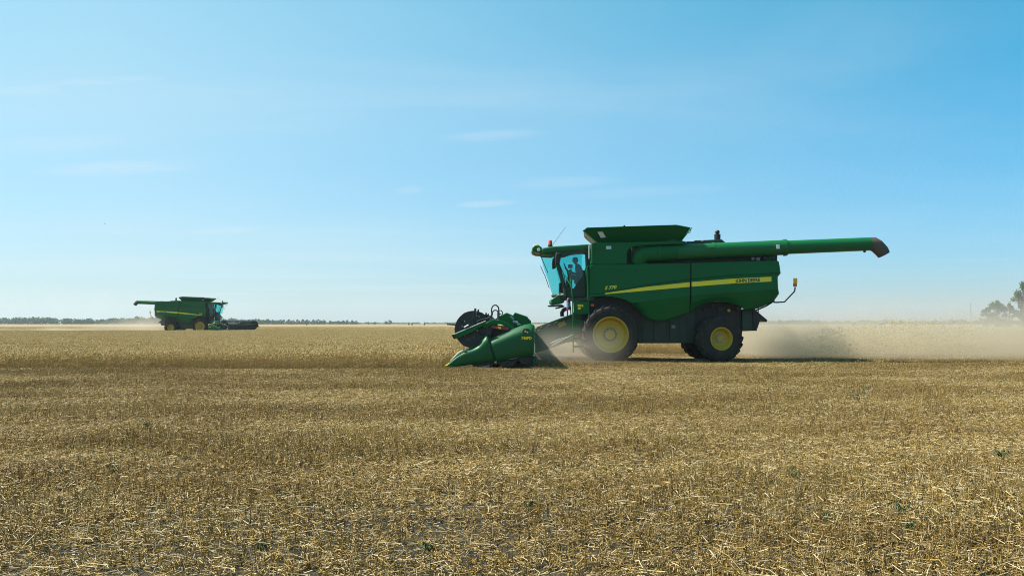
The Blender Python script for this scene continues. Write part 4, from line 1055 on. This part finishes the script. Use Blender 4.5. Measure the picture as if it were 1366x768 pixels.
# standing wheat
WT = 1.6
wv = [wheat_tile('wheat_piece_%d' % k, WT, 340) for k in range(4)]
wf = [wheat_tile('wheat_piece_far_%d' % k, 3.2, 130) for k in range(3)]
pts = []
y = CUT + WT / 2
while y < 72:
    hw = .58 * y + 3
    for x in np.arange(-hw, hw, WT):
        if not (standing(x, y) and standing(x + WT / 2 - .1, y)): continue
        pts.append((x + random.uniform(-.05, .05), y + random.uniform(-.04, .04), random.randrange(4), random.randrange(4) * math.pi / 2, random.uniform(.94, 1.07)))
    y += WT
WF = 3.2
y += WF / 2 - WT / 2
while y < 210:
    hw = .58 * y + 5
    for x in np.arange(-hw, hw, WF):
        if not standing(x, y): continue
        pts.append((x, y, 4 + random.randrange(3), random.randrange(4) * math.pi / 2, random.uniform(.96, 1.06)))
    y += WF
scatter('wheat_crop', pts, wv + wf, 'ripe golden wheat still standing beyond the cut edge')
# the far crop as one raised canopy, with its front face
def canopy_z(x, y): return .035 * noise.noise(Vector((x * .05, y * .08, 0)))
for (a, b, c, d) in ((-900, 1100, 123, 1140), ):
    V = []; F = []
    o = sheet('wheat_field', a, b, c, d, .43, 60, 120, M['canopy'], canopy_z)
    o['kind'] = 'structure'
# loose long straws, larger and paler, over the near stubble
n = 420
yy = 4.2 + (RS.rand(n) ** 1.4) * 14; xx = (RS.rand(n) - .5) * 1.25 * yy
a = RS.rand(n) * 6.28; L_ = .08 + .22 * RS.rand(n) ** 2; z = np.array([gz(p, q) for p, q in zip(xx, yy)]) + .03 + .09 * RS.rand(n)
c = np.stack([xx, yy, z], 1); bend = RS.randn(n) * .18
dv = np.stack([np.cos(a) * L_ / 2, np.sin(a) * L_ / 2, L_ / 2 * bend], 1)
mid = c + np.stack([RS.randn(n) * .012, RS.randn(n) * .012, .01 + .02 * RS.rand(n)], 1)
rr = .0020 + .0016 * RS.rand(n); tt = tones(n, .6, 1, .9)
p1 = prism_sticks(c - dv, mid, rr, rr, tt); p2 = prism_sticks(mid, c + dv, rr, rr * .8, tt)
lo = bpy.data.objects.new('loose_straw', tone_mesh('loose_straw', *join([p1, p2]), M['stubble'])); COL.objects.link(lo)
tag(lo, label='long pale loose straws scattered over the near stubble', kind='stuff')

# ---------------------------------------------------------------- machines
near = build_combine(); near.location = (X0, Y0, 0); near.rotation_euler = (0, 0, math.pi)
tag(near, 'large near green combine harvester driving left with flared grain tank and folded auger', 'combine harvester', 'green combine harvesters in the wheat')
hd = build_header(); hd.location = near.location.copy(); hd.rotation_euler = near.rotation_euler
tag(hd, 'green header with black reel and pointed divider on the front of the near combine', 'header', 'headers on the combines')
FX, FY = -39.3, 115.2
far = copy_tree(near); far.location = (FX, FY, -.02); far.rotation_euler = (0, 0, 0)
far['label'] = 'small distant green combine harvester driving right, seen at the left horizon'
fhd = copy_tree(hd); fhd.location = (FX, FY, -.02); fhd.rotation_euler = (0, 0, R(-2))
fhd['label'] = 'wide dark header with tined reel on the front of the distant combine'

# ---------------------------------------------------------------- driver
def build_person():
    """seated driver, local frame: forward +x, left +y, origin on the seat"""
    body = [[((-.02, 0, .05), .13, 'pel'), ((.03, 0, .20), .115), ((.085, 0, .36), .135, 'chest'), ((.12, 0, .47), .10, 'sh'), ((.165, 0, .545), .052), ((.195, 0, .60), .062), ((.215, 0, .665), .108), ((.21, 0, .735), .102), ((.205, 0, .785), .06)]]
    for s in (1, -1):
        hand = (.40, s * .17, .26)
        body.append(['sh', ((.11, s * .17, .455), .062), ((.12, s * .235, .33), .047), ((.11, s * .25, .205), .040), ((.25, s * .22, .22), .034), ((.345, s * .185, .25), .024), ((hand), .030, 'h%d' % s)])
        for k, (dy, ln, rz_) in enumerate(((.030, .060, .0082), (.010, .070, .0086), (-.010, .066, .0084), (-.030, .052, .0078))):
            body.append(['h%d' % s, ((hand[0] + .035, hand[1] + dy * .8, hand[2] + .012), rz_), ((hand[0] + .035 + ln * .5, hand[1] + dy, hand[2] + .008), rz_ * .95), ((hand[0] + .03 + ln * .75, hand[1] + dy, hand[2] - .02), rz_ * .85)])
        body.append(['h%d' % s, ((hand[0] + .005, hand[1] - s * .036, hand[2] + .022), .0095), ((hand[0] + .035, hand[1] - s * .046, hand[2] + .020), .009)])
        body.append(['pel', ((.06, s * .10, .04), .085), ((.42, s * .13, .08), .062), ((.47, s * .13, .02), .056), ((.50, s * .13, -.33), .040), ((.60, s * .13, -.37), .034)])
    p = skin_obj('person', body, M['skin'], None, 1)
    # face, ears and hair
    hx, hz = .215, .675
    MB().add([(hx + .080, 0, hz + .02), (hx + .082, .016, hz - .022), (hx + .082, -.016, hz - .022), (hx + .108, 0, hz - .018)], [(0, 1, 3), (0, 3, 2), (1, 2, 3)]).obj('nose', M['skin'], p, smooth=60)
    for s in (1, -1):
        MB().ball((hx + .076, s * .030, hz + .018), (.010, .013, .009), 8, 5).obj('eye', M['white'], p)
        MB().ball((hx - .01, s * .086, hz), (.022, .010, .033), 8, 6).obj('ear', M['skin'], p)
    MB().box((hx + .082, 0, hz - .046), (.008, .045, .010)).obj('mouth', M['red'], p)
    hair = MB().ball((hx - .012, 0, hz + .045), (.103, .095, .085), 16, 9); hair.obj('hair', M['black'], p)
    MB().ball((hx - .045, 0, hz + .0), (.068, .086, .085), 14, 8).obj('hair', M['black'], p)
    sh = [[((-.02, 0, .03), .15, 'pel'), ((.03, 0, .20), .135), ((.085, 0, .36), .155), ((.12, 0, .465), .115, 'sh'), ((.145, 0, .515), .066)]]
    for s in (1, -1):
        sh.append(['sh', ((.11, s * .17, .455), .075), ((.12, s * .235, .33), .060), ((.11, s * .25, .205), .053), ((.24, s * .222, .218), .046)])
    skin_obj('shirt', sh, M['shirt'], p, 1)
    tr = [[((-.03, 0, .06), .155, 'pel')]]
    for s in (1, -1):
        tr.append(['pel', ((.06, s * .10, .04), .10), ((.42, s * .13, .08), .076), ((.475, s * .13, .01), .070), ((.50, s * .13, -.30), .054)])
        MB().prism([(.44, -.40), (.72, -.40), (.70, -.36), (.56, -.31), (.45, -.31)], s * .13 - .045, s * .13 + .045).obj('boot', M['black'], p, bevel=.015)
    skin_obj('trousers', tr, M['jeans'], p, 1)
    return p
person = build_person()
sx, sz = L(775.0, 372.5, 0)
person.location = (X0 - sx, Y0, sz); person.rotation_euler = (0, 0, math.pi)
tag(person, 'seated driver in dark clothes leaning forward inside the cab of the near combine', 'person', 'combine drivers')
p2 = copy_tree(person); p2.location = (FX + sx, FY, sz - .02); p2.rotation_euler = (0, 0, 0)
p2['label'] = 'driver in the cab of the small distant combine'

# ---------------------------------------------------------------- trees
def leaf_cloud(mb_v, mb_f, lobes, n, size, rs):
    w = np.array([a[3] * a[4] * a[5] for a in lobes]) ** .66; w /= w.sum()
    idx = rs.choice(len(lobes), n, p=w)
    d = rs.randn(n, 3); d /= np.linalg.norm(d, axis=1, keepdims=True)
    rad = rs.rand(n) ** .45 * (1 + .22 * rs.randn(n))
    lb = np.array(lobes); c = lb[idx, :3] + d * lb[idx, 3:6] * rad[:, None]
    a = rs.randn(n, 3); a /= np.linalg.norm(a, axis=1, keepdims=True)
    b = np.cross(a, rs.randn(n, 3)); b /= np.linalg.norm(b, axis=1, keepdims=True)
    s = (size * (.5 + rs.rand(n)))[:, None]
    V = np.stack([c - a * s, c + b * s * .6, c + a * s, c - b * s * .6], 1).reshape(-1, 3)
    F = (np.arange(n) * 4)[:, None] + np.arange(4)[None]
    return V, F
def crown_mesh(name, lobes, n, size, seed, mat):
    rs = np.random.RandomState(seed); V, F = leaf_cloud(None, None, lobes, n, size, rs)
    me = bpy.data.meshes.new(name); me.from_pydata(V.tolist(), [], F.tolist()); me.update(); me.materials.append(mat); return me
def make_tree(h, wid, seed, nleaf, lsize, mat, lo=.25, gaps=9):
    rr = random.Random(seed); root = empty('tree')
    tk = MB(); lean = rr.uniform(-.04, .04) * h
    spine = [(0, 0, -.1), (lean * .3, 0, h * .25), (lean * .7, lean * .3, h * .5), (lean, lean * .4, h * .8)]
    tk.tube(spine, [h * .030, h * .022, h * .015, h * .005], 8)
    lobes = []
    for k in range(gaps):
        a = rr.uniform(0, math.tau); f = rr.uniform(lo, .95); rad = wid * (.62 * math.sin(math.pi * min(1, (f - lo * .6) / (1.05 - lo * .6))) + .12) * rr.uniform(.5, 1)
        c = (lean * f + rad * math.cos(a), rad * math.sin(a), h * f * .92)
        s = wid * rr.uniform(.20, .36); lobes.append((*c, s, s, s * rr.uniform(.7, 1.0)))
        q = (lean * f * .6, 0, h * f * rr.uniform(.45, .65))
        tk.tube([q, ((q[0] + c[0]) / 2, (q[1] + c[1]) / 2, (q[2] + c[2]) / 2 + h * .03), c], [h * .010, h * .007, h * .003], 5)
    lobes.append((lean, 0, h * .84, wid * .26, wid * .26, h * .13))
    tk.obj('trunk', M['bark'], root)
    cm = crown_mesh('crown', lobes, nleaf, lsize, seed, mat); co = bpy.data.objects.new('crown', cm); COL.objects.link(co); co.parent = root
    return root
def ground_at(px, dist): return ((px - 683) / FPX * dist, dist)
# right: the two nearest groups
def place(o, px, d, label=None, group=None, rz=0, s=1.0):
    x, y = ground_at(px, d); o.location = (x, y, -.1); o.rotation_euler = (0, 0, rz); o.scale = (s, s, s)
    if label: o['label'] = label
    o['category'] = 'tree'
    if group: o['group'] = group
    return o
gR = 'hazy trees at the right edge beyond the dust'
place(make_tree(8.0, 3.0, 21, 6500, .17, M['leaf'], .05, 24), 1331, 245, 'rounded hazy tree in the middle of the right-hand trees, dusty green', gR)
place(make_tree(6.2, 2.2, 22, 3500, .17, M['leaf'], .05, 16), 1315.5, 250, 'low leftmost tree of the hazy right-hand trees', gR)
place(make_tree(7.6, 2.2, 23, 3500, .17, M['leaf'], .05, 16), 1345, 255, 'slim hazy tree between the rounded tree and the tall tree', gR)
place(make_tree(13.2, 3.4, 24, 6500, .18, M['leaf'], .12, 26), 1365, 240, 'tallest tree at the right edge of the picture, high open crown', gR)
place(make_tree(8.6, 2.8, 25, 4000, .18, M['leaf'], .05, 16), 1362, 262, 'low bushy tree standing behind the foot of the tallest right-hand tree', gR)
# distant row getting smaller to the right, left of the middle
protos = [make_tree(7.0, 4.6, 40 + k, 700, .50, M['far_leaf'], .0, 16) for k in range(3)]
rr = random.Random(5)
ORD = 'first second third fourth fifth sixth seventh eighth ninth tenth eleventh twelfth thirteenth fourteenth fifteenth sixteenth seventeenth eighteenth nineteenth twentieth twenty-first twenty-second twenty-third twenty-fourth twenty-fifth'.split()
gF = 'distant trees in a broken row along the horizon'
spots = [(346, 5.6), (351, 5.0), (357, 5.8), (363, 4.6), (368, 4.2), (374, 5.0), (378, 4.6), (385, 5.4), (391, 4.4), (397, 5.0), (404, 5.6), (410, 5.0), (419, 4.6), (425, 5.4), (432, 4.6), (441, 3.6), (452, 3.4), (458, 4.0), (464, 4.2), (470, 4.4), (475, 3.4),
         (492, 2.0), (500, 2.0), (515, 3.0), (520, 4.2), (1012, 4.2), (1040, 5.0), (1052, 4.0), (1150, 5.0), (1172, 4.0), (1268, 4.2), (1285, 4.0)]
for i, (px, hp) in enumerate(spots):
    d = 800 if px < 900 else 700; hm = (hp + 1.3) * d / FPX + .6
    o = protos[i] if i < 3 else copy_tree(protos[i % 3])
    lab = 'small blue-green horizon tree between the combines, %s from the left of its row' % ORD[i] if px < 900 else 'small grey-green horizon tree behind the dust at right, %s from the left' % ORD[i - 25]
    place(o, px, d, lab, gF if px < 900 else 'distant trees on the horizon behind the dust', rr.uniform(0, 6), hm / 7.0)
def wood(name, label, px0, px1, d, hfun, step, leaf, seed, per=60):
    rs = random.Random(seed); lobes = []
    x0, x1 = ground_at(px0, d)[0], ground_at(px1, d)[0]
    x = x0
    while x < x1:
        px = 683 + x / d * FPX; h = hfun(px) * d / FPX * rs.uniform(.80, 1.10)
        for row in range(2):
            y = d + row * 9 + rs.uniform(-3, 3); hh = h * rs.uniform(.85, 1.05)
            lobes.append((x + rs.uniform(-.5, .5) * step, y, hh * .42, step * .8, 4, hh * .42))
            lobes.append((x + rs.uniform(-.5, .5) * step, y, hh * .74, step * .5, 3, hh * .27))
        x += step * rs.uniform(.6, 1.3)
    me = crown_mesh(name, lobes, len(lobes) * per, leaf, seed, M['far_leaf'])
    o = bpy.data.objects.new(name, me); COL.objects.link(o); tag(o, label=label, kind='stuff'); return o
wood('left_wood', 'far-off green wood along the left horizon', -60, 478, 900, lambda p: 8.8 + 1.2 * math.sin(p * .045) + (1.4 if p > 170 else 0) - max(0, p - 220) * .031, 6, .85, 3, 90)
wood('horizon_hedge', 'thin dark line of far-off hedge and scrub on the horizon', 330, 1060, 1050, lambda p: 2.6, 6, .7, 4, 40)
wood('right_wood', 'hazy grey-green wood along the right horizon behind the dust', 1000, 1420, 800, lambda p: 5.6 + 1.0 * math.sin(p * .06), 5, .8, 6, 70)
# thin mast
mr = empty('radio_mast'); mb = MB()
hm = 27 * 620 / FPX + 1.3
for a in range(3):
    x, y = .35 * math.cos(a * 2.094), .35 * math.sin(a * 2.094); MB().tube([(x, y, 0), (x * .5, y * .5, hm)], .07, 5).obj('mast_leg', M['grey'], mr)
br = MB()
for k in range(14):
    z0 = hm * k / 14; z1 = hm * (k + 1) / 14
    for a in range(3):
        b = (a + 1) % 3; f0 = .35 * (1 - .5 * k / 14); f1 = .35 * (1 - .5 * (k + 1) / 14)
        br.tube([(f0 * math.cos(a * 2.094), f0 * math.sin(a * 2.094), z0), (f1 * math.cos(b * 2.094), f1 * math.sin(b * 2.094), z1)], .03, 4)
tag(br.obj('mast_bracing', M['grey'], mr), kind='stuff')
mr.location = (*ground_at(1295, 620), 0); tag(mr, 'thin grey lattice mast on the horizon left of the right-hand trees', 'mast')
# small dark bushes on the horizon
for i, (px, hp, wp) in enumerate(((409, 3.0, 1.2), (545.5, 3.4, 2.2), (549.8, 3.2, 1.8), (566, 3.4, 2.2))):
    d = 420; b = empty('bush'); w = wp * d / FPX / 2; h = hp * d / FPX / 2 + .3
    MB().tube([(0, 0, 0), (0, 0, h * 1.2)], .05, 5).obj('stem', M['bark'], b)
    me = crown_mesh('foliage', [(0, 0, h, w, w, h), (w * .2, 0, h * 1.4, w * .6, w * .6, h * .6)], 160, .13, 60 + i, M['leaf']); f = bpy.data.objects.new('foliage', me); COL.objects.link(f); f.parent = b
    b.location = (*ground_at(px, d), 0)
    tag(b, ('tiny dark bush on the horizon right of the distant combine header', 'leftmost of the three tiny dark bushes on the horizon left of the reel', 'middle one of the three tiny dark bushes on the horizon left of the reel', 'rightmost of the three tiny dark bushes on the horizon left of the reel')[i], 'bush', 'tiny bushes on the horizon')
# bird far up at the left
bd = MB(); bd.ball((0, 0, 0), (.10, .28, .09), 10, 7); bo = bd.obj('bird', M['feather'], None)
MB().ball((0, -.30, .03), (.06, .09, .06), 8, 6).obj('head', M['feather'], bo)
for s in (1, -1):
    MB().add([(s * .06, -.14, .03), (s * .35, -.10, .14), (s * .75, .04, .06), (s * .36, .08, .12), (s * .06, .14, .03), (s * .3, 0, .09)], [(0, 1, 5), (1, 2, 5), (2, 3, 5), (3, 4, 5), (4, 0, 5)]).obj('wing', M['feather'], bo, smooth=0)
MB().add([(-.04, .24, .01), (.04, .24, .01), (.09, .46, .0), (-.09, .46, .0)], [(0, 1, 2, 3)]).obj('tail', M['feather'], bo, smooth=0)
dd = 230; bo.location = ((138 - 683) / FPX * dd, dd, CAMZ + (431 - 298) / FPX * dd); bo.rotation_euler = (0, 0, 1.2); bo.scale = (.6, .6, .6)
tag(bo, 'tiny dark bird flying in the sky high above the distant combine', 'bird')
# green weeds in the stubble
def weed(px, py, s, seed, label):
    rs = random.Random(seed); d = CAMZ * FPX / (py - 431); x = (px - 683) / FPX * d
    r = empty('weed_plant', (x, d, gz(x, d))); st = MB(); n = rs.randint(3, 5)
    lf = []
    for k in range(n):
        a = rs.uniform(0, math.tau); ln = s * rs.uniform(.6, 1); q = (math.cos(a) * ln * .45, math.sin(a) * ln * .45, ln)
        st.tube([(0, 0, 0), (q[0] * .3, q[1] * .3, ln * .5), q], [.004, .003, .002], 5)
        for j in range(4):
            f = .35 + .2 * j; b = a + rs.uniform(-1.6, 1.6); c = Vector((q[0] * f, q[1] * f, ln * f)); e = Vector((math.cos(b), math.sin(b), rs.uniform(.0, .5))) * s * rs.uniform(.30, .5); w = e.cross(Vector((0, 0, 1))).normalized() * s * .10
            lf.append((c, e, w))
    st.obj('stem', M['weed'], r)
    for c, e, w in lf:
        dn = Vector((0, 0, -.02))
        MB().add([c, c + e * .5 + w, c + e + dn, c + e * .5 - w, c + e * .5 + Vector((0, 0, .012))], [(0, 1, 4), (1, 2, 4), (2, 3, 4), (3, 0, 4)]).obj('leaf', M['weed'], r, smooth=0)
    tag(r, label, 'weed', 'green weeds in the stubble')
wl = [(1101, 697, .13, 'leafy green weed in the right foreground beside bare soil'), (1122, 692, .10, 'small green weed just right of the leafy foreground weed'), (1201, 686, .14, 'green weed upper right of the two foreground weeds'),
      (1204, 712, .12, 'curved dark green weed at the edge of the bare rut on the right'), (705, 681, .12, 'small green weed alone below the middle of the stubble'), (574, 734, .09, 'tiny green weed near the bottom, left of the middle'),
      (352, 733, .10, 'small green weed at the bottom left in pale straw'), (157, 633, .14, 'green weed in the left part of the stubble'), (203, 575, .22, 'taller green weed far left in the stubble'),
      (1334, 612, .18, 'green weed near the right edge of the stubble'), (1143, 537, .35, 'distant green weed in the stubble below the dust'), (1056, 640, .14, 'small green weed in stubble right of the middle')]
for i, (px, py, s, lb) in enumerate(wl): weed(px, py, s * .72, 90 + i, lb)

# ---------------------------------------------------------------- flying chaff behind the machine
n = 6000
u = RS.rand(n) ** .8
cx = 10.2 + u * 5.0 + RS.randn(n) * .25
cy = Y0 - 1.4 + (RS.rand(n) * 2 - 1) * (.8 + 1.8 * u)
top = 1.05 + .45 * np.minimum(1, u * 1.6)
cz = .08 + (top - .08) * RS.rand(n) ** .75 + RS.randn(n) * .05
keep = cz > .05; cx, cy, cz = cx[keep], cy[keep], cz[keep]; n = len(cx)
c = np.stack([cx, cy, cz], 1); d = RS.randn(n, 3) * (.004 + .007 * RS.rand(n)[:, None])
fl = bpy.data.objects.new('flying_chaff', tone_mesh('flying_chaff', *prism_sticks(c - d, c + d, np.full(n, .007), np.full(n, .006), tones(n, .5, 1, .7)), M['chaff'])); COL.objects.link(fl)
tag(fl, label='bits of chaff and straw flying out behind the near combine', kind='stuff')

# ---------------------------------------------------------------- dust in the air
def dust(name, label, x0, x1, y0, y1, z1, dens_fn, color, step=None):
    mb = MB().box(((x0 + x1) / 2, (y0 + y1) / 2, z1 / 2 + .02), (x1 - x0, y1 - y0, z1)); o = mb.obj(name, None, None, smooth=0)
    m = bpy.data.materials.new(name); m.use_nodes = True; t = m.node_tree; t.nodes.clear()
    out = N(t, 'ShaderNodeOutputMaterial'); v = N(t, 'ShaderNodeVolumePrincipled'); t.links.new(v.outputs[0], out.inputs['Volume'])
    v.inputs['Color'].default_value = (*color, 1); v.inputs['Anisotropy'].default_value = 0.2
    g = N(t, 'ShaderNodeNewGeometry'); s = N(t, 'ShaderNodeSeparateXYZ'); t.links.new(g.outputs['Position'], s.inputs[0])
    t.links.new(dens_fn(t, g.outputs['Position'], *s.outputs[:3]), v.inputs['Density'])
    o.data.materials.append(m); tag(o, label=label, kind='stuff'); o.display_type = 'WIRE'
    return o
def edge_(t, x, a, b, w): return math_(t, 'MULTIPLY', mapr(t, x, a, a + w), mapr(t, x, b, b - w))
def plume(t, P, x, y, z):
    # opaque low trail that spreads and thins behind the chopper
    grow = mapr(t, x, 9.2, 26, 0, 1, False)
    top = math_(t, 'ADD', math_(t, 'MULTIPLY', grow, .45), 1.15)
    nz = noise_(t, mapping(t, P, (.45, .45, .9)), 1.0, 6, 0.65, 0.8)
    top = math_(t, 'ADD', top, math_(t, 'MULTIPLY', math_(t, 'SUBTRACT', nz, .5), 1.7))
    q = math_(t, 'POWER', mapr(t, z, math_(t, 'MULTIPLY', top, 1.5), math_(t, 'MULTIPLY', top, .35)), 1.3)
    dn = math_(t, 'MULTIPLY', q, mapr(t, nz, .30, .70, .45, 1.4))
    dn = math_(t, 'MULTIPLY', dn, edge_(t, math_(t, 'SUBTRACT', y, mapr(t, x, 9.5, 16, 1.7, 0)), Y0 - 2.2, Y0 + 7, 2.0))
    dn = math_(t, 'MULTIPLY', dn, mapr(t, x, 9.5, 14.5, 2.6, 1.0))
    dn = math_(t, 'MULTIPLY', dn, mapr(t, x, 8.4, 10.4))
    dn = math_(t, 'MULTIPLY', dn, mapr(t, x, 11, 34, 1.0, .50, False))
    return math_(t, 'MULTIPLY', dn, PLUME)
PLUME = .32
dust('dust_plume', 'pale tan dust trail blowing out low behind the near combine', 8.2, 46, Y0 - 3, Y0 + 7.5, 3.4, plume, (.74, .64, .46))
def veil(t, P, x, y, z):
    nz = noise_(t, mapping(t, P, (.12, .12, .2)), 1.0, 4, 0.6, 0.5)
    h = mapr(t, x, 6, 30, 1.2, 5.5, False)
    q = math_(t, 'POWER', mapr(t, math_(t, 'DIVIDE', z, h), 1.15, 0.1), 1.5)
    dn = math_(t, 'MULTIPLY', q, mapr(t, nz, .36, .70, .1, 1.0))
    dn = math_(t, 'MULTIPLY', dn, math_(t, 'MULTIPLY', edge_(t, y, Y0 - 2, Y0 + 90, 4), mapr(t, x, 8.5, 16)))
    return math_(t, 'MULTIPLY', dn, .019)
dust('dust_veil', 'thin veil of drifting dust hanging over the field on the right', 8.0, 90, Y0 - 2.2, Y0 + 90.5, 7.5, veil, (.80, .74, .66))
def underdust(t, P, x, y, z):
    nz = noise_(t, mapping(t, P, (.7, .7, 1.1)), 1.0, 4, 0.6, 0.3)
    q = mapr(t, z, 1.5, .5)
    dn = math_(t, 'MULTIPLY', q, mapr(t, nz, .3, .7, .3, 1.2))
    dn = math_(t, 'MULTIPLY', dn, edge_(t, y, Y0 - 4.6, Y0 + 5, 1.6))
    dn = math_(t, 'MULTIPLY', dn, math_(t, 'MULTIPLY', mapr(t, x, .45, 1.2), mapr(t, x, 4.2, 2.2)))
    return math_(t, 'MULTIPLY', dn, .24)
dust('dust_cloud', 'light dust swirling around the feeder house of the near combine', .2, 4.6, Y0 - 4.8, Y0 + 5.2, 1.8, underdust, (.80, .72, .58))
def farplume(t, P, x, y, z):
    nz = noise_(t, mapping(t, P, (.15, .15, .35)), 1.0, 4, 0.6, 0.3)
    h = math_(t, 'ADD', mapr(t, x, FX - 18, FX - 3.5, .7, 2.6), math_(t, 'MULTIPLY', math_(t, 'SUBTRACT', nz, .5), 2.0))
    q = mapr(t, z, math_(t, 'MULTIPLY', h, 1.2), math_(t, 'MULTIPLY', h, .4))
    dn = math_(t, 'MULTIPLY', q, mapr(t, nz, .3, .7, .4, 1.3))
    dn = math_(t, 'MULTIPLY', dn, math_(t, 'MULTIPLY', mapr(t, x, FX - 3.6, FX - 6.5), mapr(t, x, FX - 48, FX - 14, .12, 1)))
    dn = math_(t, 'MULTIPLY', dn, edge_(t, y, FY - 5, FY + 5, 1.5))
    return math_(t, 'MULTIPLY', dn, .11)
dust('dust_plume', 'pale dust trail behind the distant combine', FX - 50, FX - 3.4, FY - 5.2, FY + 5.2, 4.2, farplume, (.80, .70, .54))
# distance haze
HZ = .00018
hb = MB().box((0, 650, 13.0), (2600, 1400, 28.5)).obj('haze', None, None, smooth=0)
m = bpy.data.materials.new('air_haze'); m.use_nodes = True; t = m.node_tree; t.nodes.clear()
out = N(t, 'ShaderNodeOutputMaterial'); v = N(t, 'ShaderNodeVolumePrincipled'); t.links.new(v.outputs[0], out.inputs['Volume'])
v.inputs['Color'].default_value = (.86, .92, .97, 1); v.inputs['Density'].default_value = HZ; v.inputs['Anisotropy'].default_value = 0.0
hb.data.materials.append(m); hb['kind'] = 'stuff'; hb['label'] = 'thin bluish haze in the air over the whole field'; hb.display_type = 'WIRE'
